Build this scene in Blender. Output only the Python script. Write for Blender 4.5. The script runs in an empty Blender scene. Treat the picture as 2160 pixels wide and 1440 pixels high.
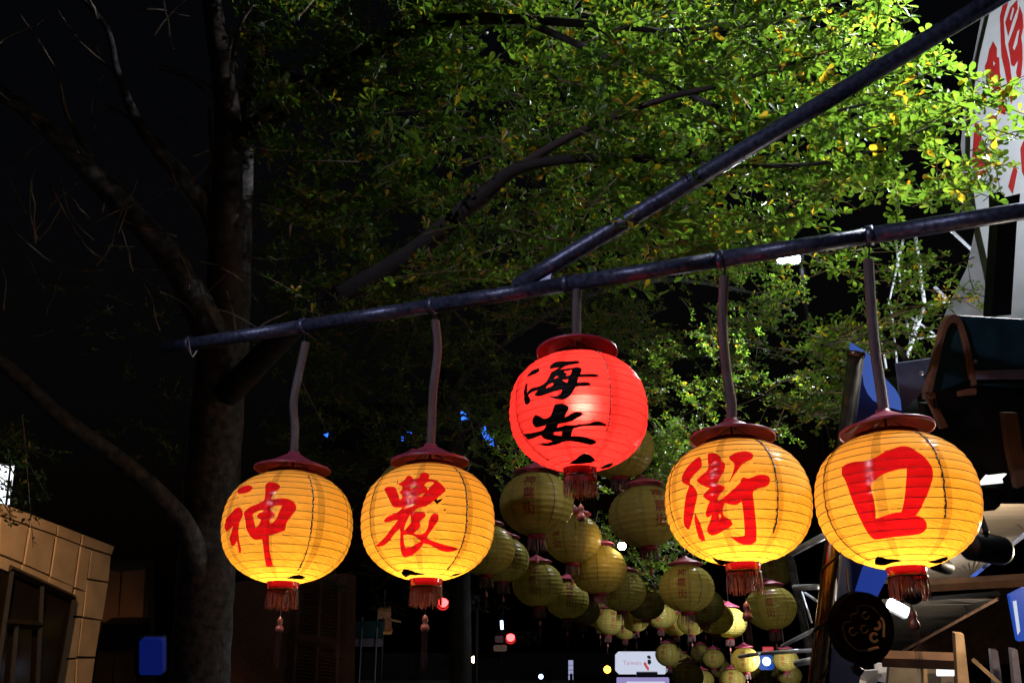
import bpy, bmesh, math, random
import numpy as np
from mathutils import Vector, Matrix
from mathutils.geometry import delaunay_2d_cdt
from mathutils import noise as mnoise

# ------------------------------------------------------------------ camera, sky, exposure
S = bpy.context.scene
COL = S.collection
random.seed(7)
RNG = np.random.default_rng(11)
R = math.radians
PITCH = R(21.6)
FPX = 2100.0
EYE = Vector((0, 0, 1.6))
cd = bpy.data.cameras.new('camera')
cam = bpy.data.objects.new('camera', cd)
COL.objects.link(cam)
cd.sensor_width = 36
cd.lens = 35
cd.clip_end = 400
cd.clip_start = 0.05
cam.location = EYE
cam.rotation_euler = (R(90) + PITCH, 0, 0)
S.camera = cam

W = bpy.data.worlds.new('World')
S.world = W
W.use_nodes = True
wn = W.node_tree.nodes
bg = wn['Background']
sky = wn.new('ShaderNodeTexSky')
sky.sky_type = 'NISHITA'
sky.sun_disc = False
sky.sun_elevation = R(-4)
sky.sun_rotation = R(200)
W.node_tree.links.new(sky.outputs[0], bg.inputs[0])
bg.inputs[1].default_value = 0.1

S.render.engine = 'CYCLES'
S.cycles.use_denoising = True
S.cycles.max_bounces = 8
S.cycles.transparent_max_bounces = 12
S.cycles.sample_clamp_indirect = 3.0
S.cycles.caustics_reflective = False
S.cycles.caustics_refractive = False
S.view_settings.view_transform = 'Standard'
S.view_settings.look = 'None'
S.view_settings.exposure = 0
S.view_settings.gamma = 1
S.view_settings.use_curve_mapping = False

CF = Vector((0, math.cos(PITCH), math.sin(PITCH)))
CU = Vector((0, -math.sin(PITCH), math.cos(PITCH)))
CR = Vector((1, 0, 0))


def ray(px, py):
    return CR * ((px - 1080) / FPX) + CU * (-(py - 720) / FPX) + CF


def P(px, py, z):
    """point at distance z along the view axis"""
    return EYE + ray(px, py) * z


def PY(px, py, y):
    d = ray(px, py)
    return EYE + d * (y / d.y)


def PZ(px, py, h):
    d = ray(px, py)
    return EYE + d * ((h - EYE.z) / d.z)


class Plane:
    def __init__(s, p, n, up=Vector((0, 0, 1))):
        s.p = Vector(p)
        s.n = Vector(n).normalized()
        s.u = up.cross(s.n).normalized()
        s.v = s.n.cross(s.u).normalized()

    def hit(s, px, py):
        d = ray(px, py)
        return EYE + d * ((s.p - EYE).dot(s.n) / d.dot(s.n))

    def uv(s, w):
        return (w - s.p).dot(s.u), (w - s.p).dot(s.v)

    def at(s, u, v, o=0.0):
        return s.p + s.u * u + s.v * v + s.n * o


# ------------------------------------------------------------------ materials
def nodes(name):
    m = bpy.data.materials.new(name)
    m.use_nodes = True
    nt = m.node_tree
    return m, nt, nt.nodes['Principled BSDF']


def N(nt, typ, **kw):
    n = nt.nodes.new(typ)
    for k, v in kw.items():
        if k.startswith('i_'):
            n.inputs[k[2:].replace('_', ' ')].default_value = v
        else:
            setattr(n, k, v)
    return n


def mat(name, col, rough=0.6, metal=0.0, var=0.25, scale=9.0, bump=0.0, coat=0.0, spec=0.5):
    m, nt, b = nodes(name)
    L = nt.links.new
    b.inputs['Roughness'].default_value = rough
    b.inputs['Metallic'].default_value = metal
    b.inputs['Coat Weight'].default_value = coat
    b.inputs['Specular IOR Level'].default_value = spec
    tc = N(nt, 'ShaderNodeTexCoord')
    nz = N(nt, 'ShaderNodeTexNoise')
    nz.inputs['Scale'].default_value = scale
    nz.inputs['Detail'].default_value = 6
    L(tc.outputs['Object'], nz.inputs['Vector'])
    rp = N(nt, 'ShaderNodeValToRGB')
    c = np.array(col)
    rp.color_ramp.elements[0].position = 0.3
    rp.color_ramp.elements[1].position = 0.7
    rp.color_ramp.elements[0].color = (*(c * (1 - var)), 1)
    rp.color_ramp.elements[1].color = (*np.minimum(c * (1 + var), 1), 1)
    L(nz.outputs['Fac'], rp.inputs[0])
    L(rp.outputs[0], b.inputs['Base Color'])
    if bump:
        bp = N(nt, 'ShaderNodeBump')
        bp.inputs['Strength'].default_value = bump
        bp.inputs['Distance'].default_value = 0.02
        L(nz.outputs['Fac'], bp.inputs['Height'])
        L(bp.outputs[0], b.inputs['Normal'])
    return m


def emit(name, col, st):
    m, nt, b = nodes(name)
    b.inputs['Base Color'].default_value = (0.02, 0.02, 0.02, 1)
    b.inputs['Specular IOR Level'].default_value = 0.2
    b.inputs['Emission Color'].default_value = (*col, 1)
    b.inputs['Emission Strength'].default_value = st
    return m


def paper(name, col, diff, band=0.75, fwd=0.0, seam=0.0, tw=0.55, gloss=0.15, fwd_rough=0.5):
    """lantern paper: diffuse outside, translucent for the bulb inside; overlap bands along the seams"""
    m, nt, b = nodes(name)
    nt.nodes.remove(b)
    L = nt.links.new
    out = nt.nodes['Material Output']
    uv = N(nt, 'ShaderNodeUVMap')
    sx = N(nt, 'ShaderNodeSeparateXYZ')
    L(uv.outputs[0], sx.inputs[0])
    # eight gores: distance to the nearest seam
    a1 = N(nt, 'ShaderNodeMath', operation='MULTIPLY_ADD')
    a1.inputs[1].default_value = 8.0
    a1.inputs[2].default_value = seam
    L(sx.outputs[0], a1.inputs[0])
    fr = N(nt, 'ShaderNodeMath', operation='FRACT')
    L(a1.outputs[0], fr.inputs[0])
    lt = N(nt, 'ShaderNodeMath', operation='LESS_THAN')
    lt.inputs[1].default_value = 0.16
    L(fr.outputs[0], lt.inputs[0])
    bandf = N(nt, 'ShaderNodeMapRange')
    bandf.inputs[3].default_value = 1.0
    bandf.inputs[4].default_value = band
    L(lt.outputs[0], bandf.inputs[0])
    tc = N(nt, 'ShaderNodeTexCoord')
    n1 = N(nt, 'ShaderNodeTexNoise')
    n1.inputs['Scale'].default_value = 5
    n1.inputs['Detail'].default_value = 8
    n1.inputs['Roughness'].default_value = 0.65
    L(tc.outputs['Object'], n1.inputs['Vector'])
    mr = N(nt, 'ShaderNodeMapRange')
    mr.inputs[1].default_value = 0.25
    mr.inputs[2].default_value = 0.75
    mr.inputs[3].default_value = 0.8
    mr.inputs[4].default_value = 1.12
    L(n1.outputs['Fac'], mr.inputs[0])
    # creases running slantwise between the hoops
    mp = N(nt, 'ShaderNodeMapping')
    mp.inputs['Rotation'].default_value = (0, 0, R(35))
    mp.inputs['Scale'].default_value = (26, 60, 1)
    L(uv.outputs[0], mp.inputs[0])
    n2 = N(nt, 'ShaderNodeTexNoise')
    n2.inputs['Scale'].default_value = 1.6
    n2.inputs['Detail'].default_value = 4
    n2.inputs['Distortion'].default_value = 1.2
    mp2 = N(nt, 'ShaderNodeMapping')
    mp2.inputs['Scale'].default_value = (3.0, 0.35, 1)
    L(mp.outputs[0], mp2.inputs[0])
    L(mp2.outputs[0], n2.inputs['Vector'])
    cr = N(nt, 'ShaderNodeMapRange')
    cr.inputs[1].default_value = 0.3
    cr.inputs[2].default_value = 0.6
    cr.inputs[3].default_value = 0.5
    cr.inputs[4].default_value = 1.05
    L(n2.outputs['Fac'], cr.inputs[0])
    low = N(nt, 'ShaderNodeMapRange')
    low.inputs[1].default_value = 0.3
    low.inputs[2].default_value = 0.7
    L(sx.outputs[1], low.inputs[0])
    crm = N(nt, 'ShaderNodeMix')
    crm.inputs[2].default_value = 1.0
    L(low.outputs[0], crm.inputs[0])
    L(cr.outputs[0], crm.inputs[3])
    m1 = N(nt, 'ShaderNodeMath', operation='MULTIPLY')
    L(bandf.outputs[0], m1.inputs[0])
    L(mr.outputs[0], m1.inputs[1])
    m2 = N(nt, 'ShaderNodeMath', operation='MULTIPLY')
    L(m1.outputs[0], m2.inputs[0])
    L(crm.outputs[0], m2.inputs[1])
    vm = N(nt, 'ShaderNodeVectorMath', operation='SCALE')
    vm.inputs[0].default_value = col
    L(m2.outputs[0], vm.inputs[3])
    vd = N(nt, 'ShaderNodeVectorMath', operation='SCALE')
    vd.inputs[0].default_value = diff
    L(m2.outputs[0], vd.inputs[3])
    bp = N(nt, 'ShaderNodeBump')
    bp.inputs['Strength'].default_value = 0.25
    bp.inputs['Distance'].default_value = 0.004
    L(n2.outputs['Fac'], bp.inputs['Height'])
    tr = N(nt, 'ShaderNodeBsdfTranslucent')
    L(vm.outputs[0], tr.inputs[0])
    L(bp.outputs[0], tr.inputs['Normal'])
    df = N(nt, 'ShaderNodeBsdfDiffuse')
    L(vd.outputs[0], df.inputs[0])
    L(bp.outputs[0], df.inputs['Normal'])
    mx = N(nt, 'ShaderNodeMixShader')
    mx.inputs[0].default_value = tw
    L(df.outputs[0], mx.inputs[1])
    L(tr.outputs[0], mx.inputs[2])
    last = mx
    if fwd:
        rf = N(nt, 'ShaderNodeBsdfRefraction')
        rf.inputs['IOR'].default_value = 1.3
        rf.inputs['Roughness'].default_value = fwd_rough
        L(vm.outputs[0], rf.inputs[0])
        mf = N(nt, 'ShaderNodeMixShader')
        mf.inputs[0].default_value = fwd
        L(last.outputs[0], mf.inputs[1])
        L(rf.outputs[0], mf.inputs[2])
        last = mf
    if gloss:
        gl = N(nt, 'ShaderNodeBsdfGlossy')
        gl.inputs['Roughness'].default_value = 0.13
        gl.inputs[0].default_value = (1, 1, 1, 1)
        L(bp.outputs[0], gl.inputs['Normal'])
        fz = N(nt, 'ShaderNodeFresnel')
        fz.inputs['IOR'].default_value = 1.4
        fm = N(nt, 'ShaderNodeMath', operation='MULTIPLY')
        fm.inputs[1].default_value = gloss
        L(fz.outputs[0], fm.inputs[0])
        mg = N(nt, 'ShaderNodeMixShader')
        L(fm.outputs[0], mg.inputs[0])
        L(last.outputs[0], mg.inputs[1])
        L(gl.outputs[0], mg.inputs[2])
        last = mg
    L(last.outputs[0], out.inputs['Surface'])
    return m


def leaf_mat():
    m, nt, b = nodes('leaf_surface')
    L = nt.links.new
    out = nt.nodes['Material Output']
    at = N(nt, 'ShaderNodeAttribute')
    at.attribute_name = 'tint'
    sx = N(nt, 'ShaderNodeSeparateColor')
    L(at.outputs['Color'], sx.inputs[0])
    def ramp(stops):
        rp = N(nt, 'ShaderNodeValToRGB')
        e = rp.color_ramp.elements
        e[0].position, e[0].color = stops[0][0], (*stops[0][1], 1)
        e[1].position, e[1].color = stops[-1][0], (*stops[-1][1], 1)
        for p, c in stops[1:-1]:
            q = e.new(p)
            q.color = (*c, 1)
        L(sx.outputs[0], rp.inputs[0])
        return rp
    r1 = ramp([(0, (.03, .075, .012)), (.6, (.06, .13, .02)), (.9, (.10, .15, .02)), (.93, (.45, .33, .02)), (1, (.35, .17, .015))])
    r2 = ramp([(0, (.08, .19, .014)), (.6, (.19, .34, .025)), (.9, (.32, .40, .03)), (.93, (.85, .66, .03)), (1, (.7, .36, .02))])
    L(r1.outputs[0], b.inputs['Base Color'])
    b.inputs['Roughness'].default_value = 0.34
    b.inputs['Specular IOR Level'].default_value = 0.6
    tr = N(nt, 'ShaderNodeBsdfTranslucent')
    L(r2.outputs[0], tr.inputs[0])
    mx = N(nt, 'ShaderNodeMixShader')
    mx.inputs[0].default_value = 0.5
    L(b.outputs[0], mx.inputs[1])
    L(tr.outputs[0], mx.inputs[2])
    L(mx.outputs[0], out.inputs['Surface'])
    return m


M = {}
M['paper_yellow'] = [paper(f'yellow_lantern_paper_{w}', (1.0, .42, .036), (.55, .40, .14), seam=s, band=.7)
                     for w, s in (('a', .45), ('b', .28), ('c', .35), ('d', .3))]
M['paper_red'] = paper('red_lantern_paper', (1.0, .034, .036), (.6, .05, .04), band=.7, seam=.4, fwd=.17, fwd_rough=.72)
M['ink_red'] = paper('red_ink_on_paper', (.62, .006, .010), (.5, .01, .015), band=.8, seam=.4, gloss=.6)
M['ink_black'] = mat('black_ink', (.003, .003, .003), .6, var=.1, spec=.1)
M['paper_faded'] = paper('faded_yellow_lantern_paper', (.62, .52, .10), (.33, .275, .07), band=.82, tw=.38, gloss=.25)
M['ink_dark'] = mat('dark_red_ink', (.16, .012, .010), .5, spec=.2)
M['hoop'] = mat('dark_wire', (.02, .006, .003), .6)
M['hoop_red'] = mat('dark_red_wire', (.05, .002, .002), .6)
M['cord'] = mat('black_seam_cord', (.012, .008, .008), .35)
M['bead'] = mat('pale_bead', (.7, .65, .62), .2)
M['soot'] = mat('torn_dark_paper', (.004, .002, .001), .95, spec=.05)
M['hat'] = mat('plum_red_enamel', (.30, .045, .085), .38, var=.3, scale=14, bump=.05)
M['hat_in'] = mat('red_enamel', (.10, .003, .007), .5, var=.3, spec=.15)
M['conduit'] = mat('grey_conduit', (.17, .15, .165), .5, var=.2)
M['collar'] = paper('red_collar_cloth', (.26, .003, .005), (.2, .006, .010), band=1, gloss=.3)
M['thread'] = mat('red_fringe_thread', (.10, .018, .010), .4, var=.6, scale=60)
M['pend'] = mat('brown_pendant_wood', (.20, .05, .035), .4)
M['pend_dark'] = mat('dark_tassel', (.05, .012, .01), .6)
M['pipe'] = mat('dark_blue_painted_steel', (.055, .066, .12), .40, metal=.5, var=.6, scale=34, bump=.15)
M['bark'] = mat('grey_brown_bark', (.045, .042, .043), .85, var=.75, scale=14, bump=1.0)
M['bark_red'] = mat('reddish_bark', (.03, .020, .017), .85, var=.5, scale=9, bump=.6)
M['bark_shaded'] = mat('shaded_bark', (.010, .008, .0075), .9, var=.5, scale=9, bump=.6)  # near-black copy of the bark; shade painted into trunk and limb
M['twig'] = mat('twig_bark', (.16, .12, .09), .8, var=.4)
M['leaf'] = leaf_mat()
M['tile'] = mat('buff_stone_tile', (.42, .32, .22), .6, var=.16, scale=3.5, bump=.03)
M['joint'] = mat('dark_mortar', (.03, .02, .015), .9)
M['dark_glass'] = mat('dark_window_glass', (.012, .009, .006), .12, var=.1)
M['frame_dark'] = mat('dark_window_frame', (.012, .009, .007), .45)
M['brown_wall'] = mat('brown_panel', (.16, .075, .04), .6, var=.25, scale=2)
M['dark'] = mat('black_metal', (.005, .005, .006), .5, spec=.2)
M['navy'] = mat('navy_sheet', (.02, .03, .10), .4)
M['blue'] = mat('blue_plastic', (.03, .09, .5), .35)
M['louvre'] = mat('brown_louvre', (.30, .13, .08), .5, var=.3, scale=20)
M['asphalt'] = mat('asphalt', (.05, .05, .052), .85, bump=.3, scale=40)
M['green_sign'] = mat('dark_green_sign', (.01, .05, .045), .4)
M['pale_sign'] = mat('pale_sign_board', (.16, .14, .17), .5)
M['white'] = mat('white_paint', (.78, .78, .8), .5, var=.06)
M['steel'] = mat('galvanised_steel', (.5, .52, .56), .35, metal=.6, var=.2)
M['white_steel'] = mat('white_painted_steel', (.7, .72, .76), .5, var=.15)
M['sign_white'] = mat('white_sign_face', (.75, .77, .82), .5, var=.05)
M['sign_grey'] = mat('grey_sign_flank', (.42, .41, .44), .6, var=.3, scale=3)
M['sign_red'] = mat('red_sign_letter', (.55, .025, .025), .5, var=.1)
M['bronze'] = mat('bronze_tube', (.17, .14, .10), .25, metal=.85, var=.35, scale=18)
M['teal'] = mat('dark_teal_canopy', (.012, .05, .075), .35, var=.3)
M['teal_in'] = mat('teal_panel', (.01, .16, .15), .5)
M['rust'] = mat('rust_brown_edge', (.20, .10, .06), .6, var=.3)
M['greyblue'] = mat('grey_blue_plate', (.16, .18, .26), .45)
M['corr'] = mat('corrugated_roof_sheet', (.55, .47, .37), .5, var=.15, scale=4)
M['wood'] = mat('pine_board', (.42, .27, .14), .6, var=.35, scale=6)
M['wood_dark'] = mat('brown_beam', (.17, .09, .05), .6, var=.35, scale=6)
M['lens_red'] = emit('red_signal_lens', (1, .03, .03), 14)
M['led'] = emit('white_flood_face', (.86, .93, 1), 60)
M['led_small'] = emit('warm_white_lamp', (1, .86, .66), 40)
M['amber'] = emit('amber_lamp', (1, .42, .03), 9)
M['warm'] = emit('warm_street_globe', (1, .7, .35), 14)
M['bluelamp'] = emit('blue_white_lamp', (.45, .65, 1), 5)
M['lit_white'] = emit('backlit_white_panel', (.74, .80, .98), .78)
M['lit_purple'] = emit('backlit_lilac_panel', (.36, .30, .62), .8)
M['lit_blue'] = emit('backlit_blue_panel', (.015, .10, .62), .6)
M['lit_blue_dim'] = emit('dim_backlit_blue_panel', (.008, .035, .5), .16)
M['tube_white'] = emit('fluorescent_tube', (.86, .92, 1), 14)
M['arrow'] = emit('glowing_white', (1, .98, .95), 1.3)  # plain white emission for the arrow shape and the label plate
M['bulb'] = emit('warm_bulb', (1, .75, .4), 3)
M['red_print'] = emit('lit_red_print', (.75, .10, .12), .7)
M['pink_print'] = emit('lit_pink_print', (.62, .35, .5), .75)
M['blue_print'] = emit('lit_pale_blue_print', (.3, .4, .8), .8)
M['bead_bulb'] = mat('blue_glint_glass', (.1, .2, .8), .1)


# ------------------------------------------------------------------ object helpers
def thing(name, label, cat, loc=(0, 0, 0), rz=0.0, group=None):
    o = bpy.data.objects.new(name, None)
    COL.objects.link(o)
    o.empty_display_size = 0.1
    o.location = loc
    o.rotation_euler = (0, 0, rz)
    o['label'] = label
    o['category'] = cat
    if group:
        o['group'] = group
    return o


def tag(o, label, cat, group=None):
    o['label'] = label
    o['category'] = cat
    if group:
        o['group'] = group
    return o


def mesh(name, verts, faces, m, smooth=False, normals=None):
    me = bpy.data.meshes.new(name)
    me.from_pydata([tuple(v) for v in verts], [], [tuple(f) for f in faces])
    if m:
        me.materials.append(m)
    if smooth:
        me.polygons.foreach_set('use_smooth', [True] * len(me.polygons))
    me.update()
    if normals is not None:
        me.normals_split_custom_set_from_vertices([tuple(n) for n in normals])
    return me


def link(name, me, parent=None, world=True):
    """link a mesh; world=True means its vertices are in world space and get moved under the parent's origin"""
    o = bpy.data.objects.new(name, me)
    COL.objects.link(o)
    if parent is not None:
        o.parent = parent
        if world:
            pl = Vector((0, 0, 0))
            q = parent
            while q is not None:
                pl += Vector(q.location)
                q = q.parent
            o.location = -pl
    return o


def part(name, verts, faces, m, parent=None, smooth=False, world=True):
    return link(name, mesh(name, verts, faces, m, smooth), parent, world)


def vadd(a, b):
    """merge (verts, faces) b into a"""
    off = len(a[0])
    a[0].extend(b[0])
    a[1].extend([tuple(i + off for i in f) for f in b[1]])
    return a


def tube(pts, rad, seg=8, cap=True):
    pts = [Vector(p) for p in pts]
    n = len(pts)
    if not hasattr(rad, '__len__'):
        rad = [rad] * n
    vs, fs = [], []
    t0 = (pts[1] - pts[0]).normalized()
    up = Vector((0, 0, 1)) if abs(t0.z) < 0.9 else Vector((1, 0, 0))
    x = t0.cross(up).normalized()
    for i in range(n):
        t = (pts[min(i + 1, n - 1)] - pts[max(i - 1, 0)]).normalized()
        x = (x - t * x.dot(t)).normalized()
        y = t.cross(x)
        for k in range(seg):
            a = 2 * math.pi * k / seg
            vs.append(pts[i] + (x * math.cos(a) + y * math.sin(a)) * rad[i])
    for i in range(n - 1):
        for k in range(seg):
            k2 = (k + 1) % seg
            fs.append((i * seg + k, i * seg + k2, (i + 1) * seg + k2, (i + 1) * seg + k))
    if cap:
        fs.append(tuple(reversed(range(seg))))
        fs.append(tuple((n - 1) * seg + k for k in range(seg)))
    return vs, fs


def spline(pts, per=6):
    """Catmull-Rom through tuples (any length)"""
    a = np.array(pts, float)
    out = []
    n = len(a)
    for i in range(n - 1):
        p0, p1, p2, p3 = a[max(i - 1, 0)], a[i], a[i + 1], a[min(i + 2, n - 1)]
        for k in range(per):
            t = k / per
            out.append(.5 * ((2 * p1) + (-p0 + p2) * t + (2 * p0 - 5 * p1 + 4 * p2 - p3) * t * t + (-p0 + 3 * p1 - 3 * p2 + p3) * t ** 3))
    out.append(a[-1])
    return np.array(out)


def box(c, ax, ay, az, hx, hy, hz, bev=0.0):
    """box from centre, three axes and half sizes; optional chamfer of the ax-az outline"""
    c = Vector(c)
    vs, fs = [], []
    if bev:
        o = [(-hx + bev, -hz), (hx - bev, -hz), (hx, -hz + bev), (hx, hz - bev), (hx - bev, hz), (-hx + bev, hz), (-hx, hz - bev), (-hx, -hz + bev)]
    else:
        o = [(-hx, -hz), (hx, -hz), (hx, hz), (-hx, hz)]
    n = len(o)
    for s in (-1, 1):
        for (x, z) in o:
            vs.append(c + ax * x + az * z + ay * (s * hy))
    fs.append(tuple(range(n)))
    fs.append(tuple(reversed(range(n, 2 * n))))
    for k in range(n):
        k2 = (k + 1) % n
        fs.append((k, k + n, k2 + n, k2))
    return vs, fs


EX, EY, EZ = Vector((1, 0, 0)), Vector((0, 1, 0)), Vector((0, 0, 1))


def abox(x0, x1, y0, y1, z0, z1):
    return box(((x0 + x1) / 2, (y0 + y1) / 2, (z0 + z1) / 2), EX, EY, EZ, abs(x1 - x0) / 2, abs(y1 - y0) / 2, abs(z1 - z0) / 2)


def slab(pts, n, th):
    """extrude a polygon of world points by th along n"""
    pts = [Vector(p) for p in pts]
    n = Vector(n).normalized() * th
    k = len(pts)
    vs = pts + [p + n for p in pts]
    fs = [tuple(range(k)), tuple(reversed(range(k, 2 * k)))]
    fs += [(i, i + k, (i + 1) % k + k, (i + 1) % k) for i in range(k)]
    return vs, fs


def lathe(prof, seg=32, c=(0, 0, 0), axis_z=True):
    vs, fs = [], []
    n = len(prof)
    for (r, z) in prof:
        for k in range(seg):
            a = 2 * math.pi * k / seg
            vs.append(Vector((c[0] + r * math.cos(a), c[1] + r * math.sin(a), c[2] + z)))
    for i in range(n - 1):
        for k in range(seg):
            k2 = (k + 1) % seg
            fs.append((i * seg + k, i * seg + k2, (i + 1) * seg + k2, (i + 1) * seg + k))
    return vs, fs


def ball(c, r, seg=16, sq=1.0):
    pr = [(max(r * math.sin(math.pi * i / 10), 1e-4), r * sq * math.cos(math.pi * i / 10)) for i in range(11)]
    return lathe(pr, seg, c)


def inside(loops, xy):
    """even-odd test for an array of points"""
    x, y = xy[:, 0], xy[:, 1]
    res = np.zeros(len(xy), bool)
    for lp in loops:
        a = np.asarray(lp, float)
        b = np.roll(a, -1, 0)
        for (x0, y0), (x1, y1) in zip(a, b):
            if y0 == y1:
                continue
            c = ((y0 > y) != (y1 > y)) & (x < (x1 - x0) * (y - y0) / (y1 - y0) + x0)
            res ^= c
    return res


def smooth_loop(lp, it=2, keep=50):
    a = [Vector(p) for p in lp]
    for _ in range(it):
        out = []
        n = len(a)
        for i in range(n):
            p, q, r = a[i - 1], a[i], a[(i + 1) % n]
            d1, d2 = q - p, r - q
            if d1.length < 1e-9 or d2.length < 1e-9:
                continue
            if d1.angle(d2) > R(keep):
                out.append(q)
            else:
                out.append(q * .75 + p * .25)
                out.append(q * .75 + r * .25)
        a = out
    return [(p.x, p.y) for p in a]


def cdt(loops, extra=()):
    vs, es = [], []
    for lp in loops:
        o = len(vs)
        vs += [Vector(p) for p in lp]
        es += [(o + i, o + (i + 1) % len(lp)) for i in range(len(lp))]
    vs += [Vector(p) for p in extra]
    r = delaunay_2d_cdt(vs, es, [], 0, 1e-7)
    V = np.array([tuple(v) for v in r[0]])
    F = np.array([f for f in r[2] if len(f) == 3])
    return V, F


def fill(loops):
    V, F = cdt(loops)
    c = V[F].mean(1)
    return V, F[inside(loops, c)]


def flat_print(name, loops_uv, plane, off, m, parent):
    """flat lettering on a plane, standing 2-3 mm proud"""
    V, F = fill(loops_uv)
    return part(name, [plane.at(u, v, off) for u, v in V], F, m, parent)


def text_mesh(txt, size, line=1.0):
    cu = bpy.data.curves.new('lettering', 'FONT')
    cu.body = txt
    cu.size = size
    cu.align_x = 'CENTER'
    cu.align_y = 'CENTER'
    cu.space_line = line
    o = bpy.data.objects.new('lettering', cu)
    COL.objects.link(o)
    dg = bpy.context.evaluated_depsgraph_get()
    dg.update()
    e = o.evaluated_get(dg)
    me = e.to_mesh()
    V = np.array([tuple(v.co) for v in me.vertices])
    F = []
    me.calc_loop_triangles()
    for t in me.loop_triangles:
        F.append(tuple(t.vertices))
    e.to_mesh_clear()
    bpy.data.objects.remove(o)
    return V, F


def lamp(name, loc, power, col, kind='POINT', aim=None, radius=.05, cone=90, blend=.5, parent=None):
    ld = bpy.data.lights.new(name, kind)
    ld.energy = power
    ld.color = col
    ld.shadow_soft_size = radius
    if kind == 'SPOT':
        ld.spot_size = R(cone)
        ld.spot_blend = blend
    o = bpy.data.objects.new(name, ld)
    COL.objects.link(o)
    o.location = loc
    if aim is not None:
        o.rotation_euler = (Vector(aim) - Vector(loc)).to_track_quat('-Z', 'Y').to_euler()
    if parent is not None:
        o.parent = parent
        pl = Vector((0, 0, 0))
        q = parent
        while q is not None:
            pl += Vector(q.location)
            q = q.parent
        o.location = Vector(loc) - pl
    return o


# ------------------------------------------------------------------ ground
g = 150
o = part('ground', [(-g, -40, 0), (g, -40, 0), (g, 250, 0), (-g, 250, 0)], [(0, 1, 2, 3)], M['asphalt'])
o['kind'] = 'structure'

# ------------------------------------------------------------------ tiled building on the left
corner = P(243, 1155, 14)
STREET = Vector((math.sin(R(8.8)), math.cos(R(8.8)), 0))      # street runs slightly to the right
WALLN = Vector((STREET.y, -STREET.x, 0))                      # faces the street
fac = Plane(corner, WALLN)
bld = thing('tiled_building', 'low building clad in buff stone tiles in amber light with a dark shop window', 'building', (corner.x, corner.y, 0))
top = corner.z
back = corner - STREET * 9
bw = []
for a, b, z0, z1, off in ((0, 9, 0, top - .02, -.06),):
    c = corner - STREET * 4.5 - WALLN * (2 + .06)
    bw = box((c.x, c.y, (top - .02) / 2), STREET, WALLN, EZ, 4.5, 2, (top - .02) / 2)
part('wall', *bw, M['joint'], bld)
# tile outlines traced between joints: rows by columns, in photo pixels
def tq(*p):
    return [(x / 3, 960 + y / 3) for x, y in p]
TQ = [
    tq((-60, 272), (0, 298), (0, 372), (-60, 345)), tq((8, 300), (200, 372), (190, 438), (8, 376)), tq((212, 378), (366, 436), (360, 500), (206, 446)),
    tq((378, 440), (520, 496), (512, 560), (372, 506)), tq((532, 500), (728, 576), (712, 626), (524, 566)),
    tq((-60, 362), (2, 384), (-2, 612), (-60, 592)), tq((14, 388), (186, 450), (150, 676), (8, 620)), tq((202, 456), (352, 508), (316, 752), (162, 686)),
    tq((368, 514), (506, 568), (470, 826), (330, 764)), tq((520, 574), (578, 596), (546, 858), (484, 832)),
    tq((588, 600), (708, 636), (692, 796), (566, 776)),
    tq((-60, 604), (-4, 628), (-4, 712), (-60, 690)), tq((6, 634), (140, 688), (126, 758), (4, 712)), tq((150, 692), (312, 764), (300, 826), (138, 764)),
    tq((322, 770), (468, 830), (456, 902), (308, 832)),
    tq((484, 846), (544, 864), (524, 1014), (462, 1010)), tq((558, 788), (688, 808), (652, 1038), (536, 1018)),
    tq((456, 1028), (518, 1028), (490, 1276), (406, 1282)), tq((530, 1030), (642, 1046), (608, 1270), (500, 1268)),
    tq((402, 1294), (484, 1290), (470, 1560), (366, 1560)), tq((494, 1284), (604, 1284), (568, 1560), (482, 1560)),
]
for q in TQ:
    pts = [fac.hit(*p) for p in q]
    jit = random.uniform(0, .006)
    part('tile', *slab([p - WALLN * .06 for p in pts], WALLN, .045 + jit), M['tile'], bld)
wpx = [(22, 1202), (155, 1264), (118, 1480), (-40, 1480), (-40, 1172)]
wp = [fac.hit(*p) for p in wpx]
win = part('window', *slab([p - WALLN * .055 for p in wp], WALLN, .02), M['dark_glass'], bld)
for a, b, th in (((20, 1198), (155, 1260), .045), ((155, 1262), (118, 1480), .035), ((24, 1204), (-10, 1440), .035), ((8, 1313), (85, 1318), .05), ((88, 1236), (78, 1440), .035), ((34, 1316), (24, 1440), .035)):
    A, B = fac.hit(*a), fac.hit(*b)
    part('window_frame', *tube([A, B], th, 4), M['frame_dark'], win)
gx = thing('backlit_shop_sign', 'blown out white sign above the tiled building behind dark leaves', 'sign', P(-30, 1010, 15))
part('panel', *slab([P(-60, 960, 15), P(20, 985, 15), P(10, 1068, 15), P(-60, 1068, 15)], CF, .15), emit('white_sign_light', (.9, .95, 1), 2.2), gx)
part('frame', *tube([P(-60, 956, 15), P(22, 982, 15), P(12, 1073, 15)], .02, 4), M['dark'], gx)

# amber street lamp that lights the tiles, out of frame on the left
sl = thing('street_lamp', 'amber street lamp on a tall pole by the tiled building', 'street lamp', (-5.0, 6.9, 0))
part('pole', *tube([(-5.2, 6.8, 0), (-5.2, 6.8, 5.4), (-4.9, 7.0, 5.7)], [.08, .06, .04], 10), M['dark'], sl)
part('lamp_head', *box((-4.75, 7.15, 5.72), STREET, WALLN, EZ, .28, .12, .05, .04), M['dark'], sl)
lamp('amber_light', (-4.65, 7.25, 5.6), 1500, (1, .56, .26), 'SPOT', aim=(-6.1, 11.8, 3.0), radius=.12, cone=47, blend=.8, parent=sl)

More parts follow.
